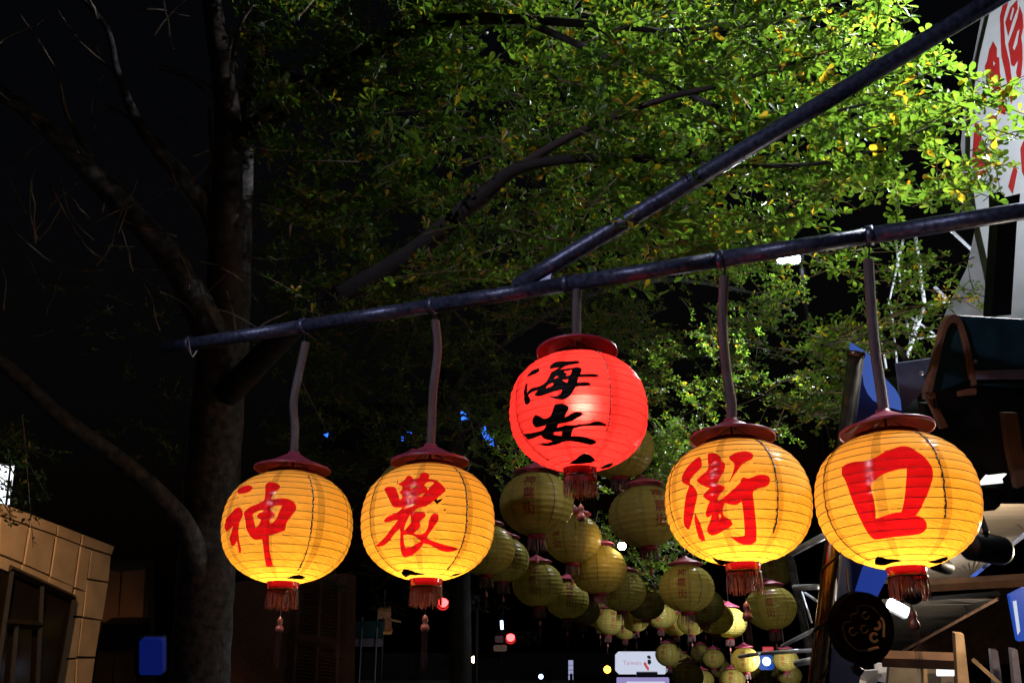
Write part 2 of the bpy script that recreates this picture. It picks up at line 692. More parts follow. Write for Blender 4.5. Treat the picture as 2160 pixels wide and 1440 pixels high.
# brown panelled shopfront behind
sh = thing('panelled_shopfront', 'brown panelled shopfront with a dark awning beside the tiled building', 'building', (P(260, 1440, 17).x, P(260, 1440, 17).y, 0))
zp = 17
for q in (((222, 1200), (254, 1208), (248, 1316), (212, 1310)), ((258, 1206), (306, 1200), (300, 1318), (250, 1316)), ((206, 1374), (240, 1378), (232, 1470), (194, 1470)), ((243, 1378), (292, 1370), (280, 1470), (236, 1470))):
    part('panel', *slab([P(x, y, zp) for x, y in q], CF, .06), M['brown_wall'], sh)
part('awning', *slab([P(216, 1316, zp - .5), P(300, 1314, zp - .5), P(296, 1362, zp - .6), P(207, 1372, zp - .6)], CF, .4), M['dark'], sh)
part('wall', *slab([P(190, 1190, zp + .1), P(312, 1188, zp + .1), P(312, 1600, zp + .1), P(150, 1600, zp + .1)], CF, .3), M['joint'], sh)

bs = thing('blue_sign_box', 'small dim blue light box hanging beside the big tree trunk', 'sign', P(320, 1420, 7.9))
pl_ = Plane(P(320, 1382, 7.9), -CF)
part('panel', *box(P(322, 1382, 7.9), CR, CF, CU, .092, .04, .14, .015), M['lit_blue_dim'], bs)
part('frame', *box(P(318, 1382, 7.96), CR, CF, CU, .115, .05, .155, .02), M['dark'], bs)

# louvred block
lv = thing('louvred_building', 'dark brown wall with tall louvred shutters behind the leftmost lit lantern', 'building', (P(600, 1440, 20).x, P(600, 1440, 20).y, 0))
lp = Plane(P(665, 1350, 20), Vector((-.35, -1, 0)))
part('wall', *slab([lp.hit(470, 1225) - lp.n * .2, lp.hit(722, 1205) - lp.n * .2, lp.hit(714, 1640) - lp.n * .2, lp.hit(440, 1640) - lp.n * .2], -lp.n, .4), M['louvre'], lv)
def lx(f, y):
    """louvre panel edges lean a little: x as a share of the panel at height y"""
    l = 632 + (1230 - y) * .085
    r = 718 - (y - 1230) * .03
    return l + (r - l) * f
for f0, f1, rows in ((.04, .48, (1226, 1338)), (.54, .97, (1222, 1346)), (.04, .47, (1366, 1480)), (.53, .97, (1374, 1480))):
    y = rows[0]
    while y < rows[1]:
        sk = 8 * (f0 + .1)
        A, B = lp.hit(lx(f0, y), y + sk * 0.6), lp.hit(lx(f1, y), y + sk * 0.6 + 6)
        A2, B2 = lp.hit(lx(f0, y), y + 5 + sk * 0.6), lp.hit(lx(f1, y), y + 11 + sk * 0.6)
        part('slat', *slab([A - lp.n * .12, B - lp.n * .12, B2, A2], EZ, .012), M['louvre'], lv)
        y += 7.4
for a, b, th in (((633, 1226), (616, 1480), .035), ((678, 1222), (664, 1480), .035), ((717, 1215), (708, 1480), .035), ((626, 1345), (713, 1360), .11)):
    part('shutter_frame', *tube([lp.hit(*a) + lp.n * .01, lp.hit(*b) + lp.n * .01], th, 4), M['louvre'], lv)

# ------------------------------------------------------------------ far street furniture
def post(parent, px, ytop, z, rpx, m, name='pole', ybot=None):
    t = P(px, ytop, z)
    return part(name, *tube([(t.x, t.y, 0), t], rpx * z / FPX, 8), m, parent)

ss = thing('street_name_sign', 'dark green street name sign with a pale board under it on thin poles', 'sign', (P(764, 1365, 30).x, P(764, 1365, 30).y, 0))
part('board', *box(P(764, 1326, 30), CR, CF, CU, 44 * 30 / FPX, .03, 17 * 30 / FPX, .06), M['green_sign'], ss)
part('lower_board', *box(P(764, 1354, 30), CR, CF, CU, 42 * 30 / FPX, .03, 8.5 * 30 / FPX, .03), M['pale_sign'], ss)
for x in (765, 797):
    post(ss, x, 1300, 30.1, 1.6, M['pale_sign'])
bp_ = thing('curved_pole', 'thin pale lamp pole with a bent top below the street name sign', 'pole', (P(728, 1440, 24).x, P(728, 1440, 24).y, 0))
b0 = P(728, 1400, 24)
part('pole', *tube([(b0.x, b0.y, 0), b0, P(729, 1384, 24), P(733, 1374, 24), P(738, 1369, 24)], .03, 8), M['pale_sign'], bp_)

def signal(px, py, z, label, rpx=10.5, side=1):
    t = thing('traffic_signal', label, 'traffic light', P(px, py, z), group='red traffic signals down the street')
    k = z / FPX
    for i in range(3):
        c = P(px + side * i * rpx * 2.9, py, z)
        part('lens', *ball(c, rpx * k, 14), M['lens_red'] if i == 0 else M['dark'], t)
        part('visor', *[(v, f) for v, f in [tube([c + CF * .05 - CF * .0, c - CF * .28], rpx * k * 1.25, 12, False)]][0], M['dark'], t)
    part('housing', *box(P(px + side * rpx * 2.9, py, z + .12), CR, CF, CU, rpx * k * 4.4, .08, rpx * k * 1.5, .04), M['dark'], t)
    return t
s1 = signal(935, 1269, 34, 'red traffic light glowing behind the fringe of the second lit lantern')
q = P(931 + 75, 1269, 34.2)
part('pole', *tube([(q.x, q.y, 0), q, P(925, 1269, 34.2)], .07, 8), M['dark'], s1)
s2 = signal(1077, 1343, 48, 'red traffic light beside small road sign plates under the unlit lanterns', 8.8)
q = P(1060, 1343, 48.3)
part('pole', *tube([(q.x, q.y, 0), P(1059, 1290, 48.3)], .09, 8), M['dark'], s2)
rs = thing('road_sign', 'small pale road sign plates on the pole beside a red signal', 'sign', P(1055, 1366, 47.5))
part('plate', *box(P(1055, 1366, 47.5), CR, CF, CU, 14 * 47.5 / FPX, .02, 6.5 * 47.5 / FPX, .05), mat('pale_plate', (.5, .35, .3), .5), rs)
part('upper_plate', *box(P(1053, 1347, 47.5), CR, CF, CU, 9 * 47.5 / FPX, .02, 7 * 47.5 / FPX, .05), mat('dim_plate', (.22, .12, .16), .5), rs)
fl = thing('blue_lamp', 'narrow blue white lamp on the signal pole above the red light', 'lamp', P(1058, 1316, 47))
part('tube', *tube([P(1058, 1308, 47), P(1059, 1326, 47)], .07, 8), M['bluelamp'], fl)
part('fitting', *tube([P(1058, 1300, 47.1), P(1058, 1309, 47.1)], .1, 8), M['dark'], fl)

eb = thing('pole_equipment_box', 'orange lit signal box and bracket on a pole right of the street name sign', 'signal box', P(812, 1334, 31))
part('box', *box(P(811, 1291, 31), CR, CF, CU, 13 * 31 / FPX, .14, 11 * 31 / FPX, .03), mat('orange_lit_box', (.30, .14, .06), .6), eb)  # orange light put into the box colours, with a shaded copy below
part('lower_box', *box(P(817, 1318, 31), CR, CF, CU, 8 * 31 / FPX, .14, 15 * 31 / FPX, .03), mat('orange_lit_box_shaded', (.24, .10, .045), .6), eb)
part('ledge', *box(P(818, 1331, 30.8), CR, CF, CU, 8.5 * 31 / FPX, .16, 3 * 31 / FPX), mat('orange_lit_ledge', (.6, .25, .08), .5), eb)
part('bracket', *tube([P(818, 1305, 31), P(846, 1311, 31)], .035, 6), mat('orange_lit_bracket', (.30, .16, .08), .6), eb)
q = P(812, 1244, 31.2)
part('pole', *tube([(q.x, q.y, 0), q], .04, 8), M['dark'], eb)

def street_globe(px, py, z, rpx, m, label, kind='lamp'):
    t = thing('street_light', label, kind, P(px, py, z), group='small lamps far down the street')
    part('globe', *ball(P(px, py, z), rpx * z / FPX, 14), m, t)
    q = P(px, py + rpx, z)
    part('pole', *tube([(q.x, q.y, 0), q], .05, 6), M['dark'], t)
    return t
street_globe(1000, 1390, 45, 7, M['warm'], 'warm white street lamp lowest left of the red signal')
street_globe(1141, 1426, 60, 5, M['bluelamp'], 'tiny cool white lamp at the bottom edge beside the lit strip')
street_globe(1281, 1411, 45, 7.5, M['amber'], 'round amber lamp left of the white billboard')
st = thing('vertical_light_sign', 'narrow upright white light sign at the bottom between two small lamps', 'sign', (P(1204, 1440, 55).x, P(1204, 1440, 55).y, 0))
for y0, y1 in ((1392, 1401), (1403, 1411), (1413, 1421), (1424, 1432)):
    part('panel', *box(P(1204, (y0 + y1) / 2, 55), CR, CF, CU, 5 * 55 / FPX, .05, (y1 - y0) / 2 * 55 / FPX), emit('lilac_strip', (.5, .52, .85), .6), st)
post(st, 1204, 1388, 55.3, 3, M['dark'])

# billboard with "Taiwan"
zb = 42
bb = thing('white_billboard', 'backlit white billboard with Taiwan lettering and a red island map', 'billboard', (P(1352, 1420, zb).x, P(1352, 1420, zb).y, 0))
bpn = Plane(P(1352, 1398, zb), -CF, CU)
kb = zb / FPX
part('panel', *box(P(1353, 1397, zb + .1), CR, CF, CU, 55 * kb, .1, 22.5 * kb, 7 * kb), M['lit_white'], bb)
part('lower_panel', *box(P(1356, 1445, zb + .1), CR, CF, CU, 55 * kb, .1, 16 * kb, 1 * kb), M['lit_purple'], bb)
part('lower_strip', *box(P(1362, 1441, zb - .05), CR, CF, CU, 40 * kb, .04, 4 * kb), M['lit_white'], bb)
part('bracket', *box(P(1364, 1420, zb + .02), CR, CF, CU, 22 * kb, .16, 5 * kb), mat('slate_bracket', (.06, .07, .12), .5), bb)
part('lettering', *(lambda VF: ([bpn.p + CR * (v[0] - 19 * kb) + CU * (v[1] + 1 * kb) - CF * .01 for v in VF[0]], VF[1]))(text_mesh('Taiwan', 13.5 * kb)), M['pink_print'], bb)
isl = smooth_loop([(8, 4), (11, 1), (14, -6), (17, -9), (17, -13), (15, -16), (12, -12), (8, -6), (5, -1)], 1)
flat_print('island_map', [[(x * kb, y * kb) for x, y in isl]], Plane(bpn.p - CF * .01, -CF, CU), 0, M['red_print'], bb)
fig = [[(13, 16), (18, 17), (21, 13), (20, 9), (16, 10), (13, 12)], [(14, 8), (20, 8), (22, 2), (18, -3), (14, 0)]]
flat_print('figure_print', [[(x * kb, y * kb) for x, y in l] for l in fig], Plane(bpn.p - CF * .012, -CF, CU), 0, mat('grey_print', (.3, .25, .35), .5), bb)
post(bb, 1356, 1430, zb + .4, 4, M['dark'])

# red and blue shop sign in the gap between low lanterns
rb = thing('red_blue_sign', 'small red sign with a blue white lamp under it among the lowest lanterns', 'sign', P(1622, 1390, 24))
part('panel', *box(P(1620, 1371, 24), CR, CF, CU, 11 * 24 / FPX, .04, 7 * 24 / FPX), emit('red_sign_light', (.85, .05, .06), .55), rb)
part('lamp_globe', *ball(P(1617, 1394, 24), 9 * 24 / FPX, 14), emit('blue_white_globe', (.6, .75, 1), 3), rb)
part('blue_panel', *box(P(1616, 1396, 24.1), CR, CF, CU, 16 * 24 / FPX, .04, 15 * 24 / FPX, .05), M['lit_blue'], rb)

# ------------------------------------------------------------------ the arm carrying the lit lanterns
Y1 = P(607, 1110, 6.11).y
Y5 = P(1896, 1055, 4.87).y
A1, A5 = PY(640, 688, Y1), PY(1835, 497, Y5)
ADIR = (A5 - A1).normalized()
APL = Plane(A1, ADIR.cross(EZ))                     # upright plane holding arm and brace


def arm_at(px, dy=0):
    """point of the arm seen at column px"""
    lo, hi = -3.0, 8.0
    for _ in range(50):
        mid = (lo + hi) / 2
        q = A1 + ADIR * mid - EYE
        x = 1080 + FPX * q.dot(CR) / q.dot(CF)
        if x < px:
            lo = mid
        else:
            hi = mid
    return A1 + ADIR * lo


def depth(p):
    return (p - EYE).dot(CF)


gan = thing('lantern_arm', 'dark blue steel arm with a slanting brace carrying the five lit lanterns', 'lantern arm')
a0, a1 = arm_at(345), arm_at(2420)
stops = [(345, 14), (640, 15), (912, 16), (1195, 17), (1520, 18), (1835, 18.8), (2420, 21)]
for i in range(len(stops) - 1):
    (x0, r0), (x1, r1) = stops[i], stops[i + 1]
    p0, p1 = arm_at(x0), arm_at(x1)
    part('arm_section', *tube([p0, p1], [r0 * depth(p0) / FPX, (r0 * .85 + r1 * .15) * depth(p1) / FPX * (1 if i < 5 else 1)], 24, True), M['pipe'], gan, smooth=True)
for x, r in stops[1:-1] + [(400, 15)]:
    p = arm_at(x)
    k = depth(p) / FPX
    part('collar', *tube([p - ADIR * .02, p - ADIR * .018, p + ADIR * .018, p + ADIR * .02], [r * k * 1.02, r * k * 1.16, r * k * 1.16, r * k * 1.02], 24), M['pipe'], gan, smooth=True)
p = arm_at(400)
part('wire_hook', *tube([p + Vector((0, -.05, .04)), p + Vector((.02, -.06, -.02)), p + Vector((.03, -.05, -.08)), p + Vector((.05, -.05, -.11)), p + Vector((.07, -.04, -.06))], .004, 5), M['steel'], gan)
B0, B1 = APL.hit(1088, 606), APL.hit(2150, -32)
BD = (B1 - B0).normalized()
for t0, t1 in ((0, 1.0),):
    n = 10
    pts = [B0 + (B1 - B0) * (i / n) for i in range(n + 1)]
    part('brace', *tube(pts, [(18 + (20 - 18) * ((1080 + FPX * (q - EYE).dot(CR) / depth(q)) - 1088) / 1012) * depth(q) / FPX for q in pts], 24), M['pipe'], gan, smooth=True)
jd = (B0 + BD * .1)
part('joint_plate', *slab([B0 - ADIR * .10 - EZ * .02, B0 + ADIR * .22 - EZ * .02, B0 + ADIR * .22 + BD * .02 + EZ * .05, B0 + BD * .20], APL.n, .012), M['pipe'], gan)
for e in (.02, .12):
    part('bolt', *ball(B0 + ADIR * e + EZ * .02 - APL.n * .05, .012, 8), M['steel'], gan)
# the upright both run to, out of frame on the right
BE = B0 + BD * (a1 - B0).dot(Vector((ADIR.x, ADIR.y, 0)).normalized()) / BD.dot(Vector((ADIR.x, ADIR.y, 0)).normalized())
part('brace_end', *tube([B1, BE], .085, 16), M['pipe'], gan, smooth=True)
part('upright', *tube([(a1.x, a1.y, 0), (a1.x, a1.y, BE.z + .3)], .11, 20), M['pipe'], gan, smooth=True)

# ------------------------------------------------------------------ lit lanterns
PH0, PH1 = R(22), R(166)
NR = 18
VERT = 0.875


def prof(f, a):
    """lantern outline: f = 0 top .. 1 bottom, with a slight swell between hoops"""
    ph = PH0 + (PH1 - PH0) * f
    t = (f * NR) % 1.0
    sw = 1 + .011 * (1 - (2 * t - 1) ** 2) - .004
    rr = math.sin(ph)
    rr = rr * (1 + .05 * math.sin(2 * ph) ** 2)
    return a * rr * sw, a * VERT * math.cos(ph) * (1 + .02 * math.sin(2 * ph) ** 2)


def on_lantern(lon, f, a, off=0.0):
    r, z = prof(f, a)
    r2, z2 = prof(min(f + .004, 1), a)
    r1, z1 = prof(max(f - .004, 0), a)
    tr, tz = r2 - r1, z2 - z1
    l = math.hypot(tr, tz)
    nr, nz = -tz / l, tr / l
    r += nr * off
    z += nz * off
    return Vector((r * math.sin(lon), -r * math.cos(lon), z)), Vector((nr * math.sin(lon), -nr * math.cos(lon), nz))


def px_to_lantern(px, py, c, rz, a):
    d = ray(px, py).normalized()
    oL = EYE - c
    rot = Matrix.Rotation(-rz, 3, 'Z')
    o_, d_ = rot @ oL, rot @ d
    b = a * VERT
    # a few fixed-point steps against the true outline
    sc = 1.0
    for _ in range(6):
        S_ = Vector((1 / (a * sc), 1 / (a * sc), 1 / (b * sc)))
        o2 = Vector((o_.x * S_.x, o_.y * S_.y, o_.z * S_.z))
        d2 = Vector((d_.x * S_.x, d_.y * S_.y, d_.z * S_.z))
        A, B, C = d2.dot(d2), 2 * o2.dot(d2), o2.dot(o2) - 1
        D = max(B * B - 4 * A * C, 0)
        t = (-B - math.sqrt(D)) / (2 * A)
        h = o_ + d_ * t
        lon = math.atan2(h.x, -h.y)
        ph = math.atan2(math.hypot(h.x, h.y), h.z / VERT)
        f = (ph - PH0) / (PH1 - PH0)
        r, z = prof(min(max(f, 0), 1), a)
        sc = math.hypot(r, z / VERT) / a
    return lon, min(max(f, .004), .996)


LAT = 4 * NR
LON = 96
_grid = [(-math.pi + 2 * math.pi * i / LON, j / LAT) for i in range(LON + 1) for j in range(LAT + 1)]


def skin(name, V, F, a, m, parent, off=0.0):
    vs, ns = [], []
    used, inv = np.unique(np.asarray(F).reshape(-1), return_inverse=True)
    V = V[used]
    F = inv.reshape(-1, 3)
    for lon, f in V:
        p, n = on_lantern(lon, f, a, off)
        vs.append(p)
        ns.append(n)
    F = np.asarray(F)[:, ::-1]
    me = mesh(name, vs, F, m, True, ns)
    uvl = me.uv_layers.new(name='UVMap')
    li = F.reshape(-1)
    uv = np.stack([V[li, 0] / (2 * math.pi) + .5, V[li, 1]], 1)
    uvl.data.foreach_set('uv', uv.reshape(-1))
    return link(name, me, parent, False)


def fringe_mesh(r, L, n, seed):
    rr = random.Random(seed)
    vs, fs = [], []
    for i in range(n):
        a = 2 * math.pi * (i + rr.uniform(-.5, .5)) / n
        r0 = r * rr.uniform(.93, 1.02)
        w = r * rr.uniform(.018, .034)
        l = L * rr.uniform(.8, 1.08)
        fl = rr.uniform(.97, 1.07)
        tw = rr.uniform(-.03, .03)
        o_ = len(vs)
        for k in range(4):
            t = k / 3
            q = r0 * (1 + (fl - 1) * t)
            aa = a + tw * t
            c = Vector((q * math.cos(aa), q * math.sin(aa), -l * t))
            e = Vector((-math.sin(aa), math.cos(aa), 0)) * w * (1 - .35 * t)
            n_ = Vector((math.cos(aa), math.sin(aa), 0)) * w * .5
            vs += [c - e, c + n_, c + e]
        for k in range(3):
            b = o_ + k * 3
            fs += [(b, b + 1, b + 4, b + 3), (b + 1, b + 2, b + 5, b + 4)]
    return vs, fs


def zpts(s, x0, y0, raw):
    return [(x0 + x * s, y0 + y * s) for x, y in raw]


def parse(txt):
    return [[tuple(float(v) for v in q.split(',')) for q in lp.split()] for lp in txt.strip().split('\n')]


CH = {}
CH['shen'] = (.13889, 460, 1000, '''
300,240 330,205 380,175 460,155 510,165 530,190 515,230 470,262 390,285 320,290 300,270
125,665 200,590 255,520 320,497 355,520 380,585 375,630 330,710 320,760 308,860 318,960 328,1040 345,1100 360,1160 345,1205 325,1195 312,1130 300,1080 290,1010 270,1060 250,1085 210,1095 195,1050 180,1000 170,980 190,920 210,860 230,780 215,800 170,840 130,865 105,835 92,780 110,740 115,700
720,150 770,105 840,110 905,130 945,165 935,210 880,250 840,290 815,340 808,380 880,365 980,358 1070,368 1130,400 1175,450 1190,510 1175,560 1120,620 1075,680 1035,740 1020,850 950,875 870,905 775,928 775,1040 785,1180 810,1290 835,1390 770,1408 735,1395 720,1320 700,1220 690,1120 680,1050 668,993 640,990 575,1003 530,985 490,945 455,880 425,820 415,720 405,640 385,590 420,545 490,490 570,460 640,430 700,400 712,350 720,260 718,180
785,525 820,490 870,472 975,472 950,530 920,580 900,640 870,690 835,730 790,750 783,690 830,665 862,630 850,580 810,550
525,615 560,580 640,545 690,545 675,565 620,590 590,635 610,665 650,685 645,720 615,770 570,815 560,770 545,700''')
CH['nong'] = (.13889, 780, 985, '''
435,240 500,215 545,170 560,130 605,113 640,135 660,170 720,165 755,145 770,90 820,65 880,80 908,120 890,165 960,175 1020,200 1080,240 1130,300 1158,350 1100,400 1020,470 960,520 900,560 850,597 800,598 740,615 690,650 655,695 700,675 780,673 835,685 852,715 845,755 800,785 755,825 768,870 760,920 710,970 665,1015 720,1030 780,1030 830,1000 870,950 885,900 895,820 915,760 950,710 1000,695 1040,715 1052,760 1030,830 980,900 930,970 890,1030 868,1080 930,1115 1010,1150 1120,1185 1230,1210 1320,1235 1320,1270 1240,1295 1150,1300 1060,1280 980,1225 920,1190 820,1165 770,1240 700,1310 620,1360 540,1385 505,1360 478,1290 465,1200 462,1100 468,1000 455,935 400,990 350,1060 300,1120 240,1190 160,1220 90,1212 160,1140 230,1070 290,990 340,920 390,850 430,805 370,805 290,830 225,830 215,805 260,755 340,715 420,685 470,640 500,612 420,612 360,605 330,560 290,480 260,410 220,330 250,295 310,285 370,290 400,320 420,380 440,440 455,490 478,480 500,440 480,410 450,375 490,340 500,300 480,270 440,262
610,318 640,285 690,262 685,295 640,320
825,265 860,225 920,208 980,228 940,270 905,310 880,345 865,310 845,285
580,460 600,425 640,410 635,445 600,460
728,440 760,410 835,390 810,425 770,452
500,640 560,600 640,565 720,545 650,585 580,615
520,965 535,890 560,820 600,740 620,730 625,800 630,830 600,880 560,930
515,1035 600,1030 660,1042 720,1075 780,1135 720,1165 640,1215 550,1240 525,1180 515,1100''')
CH['hai'] = (.13889, 1090, 745, '''
150,355 185,300 240,255 310,225 345,225 352,250 320,290 250,320 190,345
140,460 165,448 165,500 157,560 160,605 190,550 240,518 330,505 400,470 450,430 490,360 520,290 570,255 620,232 650,205 560,220 505,235 500,205 530,160 590,118 660,115 760,118 850,110 920,100 965,130 930,155 850,160 760,180 700,205 665,245 720,235 800,222 900,208 960,212 992,240 975,280 965,318 1050,310 1150,305 1220,315 1255,345 1200,355 1080,352 940,355 930,400 920,440 1000,435 1090,440 1130,465 1090,490 1010,502 900,505 860,570 820,640 740,695 680,705 600,695 540,675 480,650 560,655 640,645 680,600 688,550 600,570 500,600 420,630 340,655 290,645 265,625 300,590 325,550 260,580 190,615 175,640 205,690 205,740 165,785 130,775 110,700 115,640 102,590 120,530 130,480
560,385 600,345 640,350 610,375
440,530 470,480 540,448 560,460 540,500
710,275 770,262 840,250 825,310 790,340 745,338 770,310
690,405 785,392 765,450''')
CH['an'] = (.13889, 1090, 745, '''
290,932 350,960 420,1000 470,990 520,955 545,880 565,800 600,768 680,765 740,775 790,815 790,850 765,885 745,940 728,980 770,960 840,910 900,888 960,885 1015,925 960,970 870,1020 780,1055 690,1068 635,1075 615,1140 680,1130 720,1105 800,1105 880,1100 980,1085 1100,1075 1170,1045 1250,1045 1320,1060 1362,1095 1350,1120 1270,1112 1150,1110 1000,1120 860,1150 840,1210 825,1270 920,1270 1040,1280 1140,1310 1210,1350 1190,1385 1120,1405 1040,1385 930,1360 800,1345 720,1350 640,1390 560,1410 480,1425 400,1410 320,1390 420,1380 500,1370 565,1345 500,1330 440,1320 395,1290 380,1255 310,1280 250,1310 180,1320 140,1280 95,1235 200,1225 320,1200 400,1185 430,1150 455,1095 400,1110 330,1135 280,1130 245,1080 235,1030 255,970
555,1230 580,1205 690,1185 690,1265 630,1265 570,1250''')
CH['jie'] = (.14583, 1425, 940, '''
345,148 370,170 382,250 375,310 330,360 270,410 230,460 212,500 205,540 250,570 290,620 320,690 310,770 280,870 270,960 245,1070 225,1150 205,1220 170,1215 130,1160 115,1070 125,930 135,800 160,680 200,575 150,555 100,530 90,480 95,425 130,370 170,300 250,220 300,175
282,965 300,1010 340,1080 380,1180 400,1250 430,1330 440,1390 390,1385 345,1350 330,1290 305,1220 285,1130 275,1050
470,105 540,88 600,105 650,150 668,225 700,230 722,265 712,330 680,400 640,470 600,545 690,575 715,600 680,660 640,700 605,770 625,790 680,760 740,710 820,640 890,580 935,530 950,470 990,448 1040,475 1100,455 1180,420 1270,410 1340,430 1368,470 1360,550 1310,590 1200,610 1140,640 1118,680 1125,780 1140,880 1150,1000 1160,1100 1170,1250 1165,1390 1110,1430 1010,1440 920,1415 860,1380 795,1320 900,1325 1000,1310 1000,1220 990,1080 980,960 970,870 955,805 900,850 840,858 770,845 720,825 695,870 680,940 690,1000 720,1035 780,1060 810,1090 828,1150 790,1185 720,1220 650,1270 590,1300 530,1310 480,1280 455,1220 480,1150 510,1080 525,1000 490,1035 460,1040 430,990 450,920 470,850 500,805 440,770 395,725 430,680 490,610 430,590 350,545 300,495 360,440 430,380 480,320 470,220 465,150
625,1000 645,985 665,1020 640,1070
770,160 810,120 880,85 980,68 1060,75 1115,105 1125,150 1100,190 1040,215 970,260 920,320 870,390 810,470 765,545 800,460 830,380 860,270 840,230 790,200''')
CH['kou'] = (.15278, 1760, 930, '''
105,355 170,310 260,280 340,272 430,272 520,245 600,200 690,140 780,110 880,70 950,57 1030,70 1080,95 1140,140 1210,180 1300,280 1360,390 1362,470 1355,530 1320,640 1290,720 1250,810 1200,920 1160,990 1120,1035 1180,1045 1240,1085 1272,1140 1278,1190 1260,1240 1200,1290 1130,1305 1000,1320 850,1330 720,1350 600,1370 550,1370 500,1320 455,1260 400,1160 340,1040 280,900 230,770 190,640 150,530 100,465
500,605 530,560 600,500 690,445 800,410 900,385 1000,377 995,500 985,640 970,780 950,900 925,985 850,990 770,1010 680,1045 575,1078 570,960 555,850 530,740 505,640''')
TORN = {
    'shen': (.3195, 420, 880, '580,1062 625,1050 670,1046 700,1058 690,1068 640,1068'),
    'nong': (.3195, 420, 880, '1340,1030 1355,1012 1400,1018 1440,1030 1495,1040 1440,1045 1400,1040 1370,1055 1350,1050\n1640,1050 1680,1036 1720,1036 1700,1048\n1540,548 1575,545 1565,556 1609,541 1590,560 1570,572 1555,560\n1614,612 1643,604 1628,612 1622,617\n1306,441 1312,411 1318,432\n1255,440 1275,424 1262,440'),
    'haian': (.2639, 1040, 680, '610,1130 660,1105 700,1080 740,1063 790,1085 815,1105 780,1125 700,1130\n850,1165 900,1140 960,1132 930,1158 880,1170'),
    'jie': (.3473, 1380, 840, '355,975 400,985 450,990 500,998 450,1005 410,1010 380,1000\n640,1012 660,1000 700,990 745,985 740,995 700,1008 660,1018'),
    'kou': (.3473, 1380, 840, '1345,1008 1360,970 1400,980 1450,985 1520,990 1450,1000 1380,1015\n1655,995 1700,988 1770,970 1780,982 1720,1005'),
}


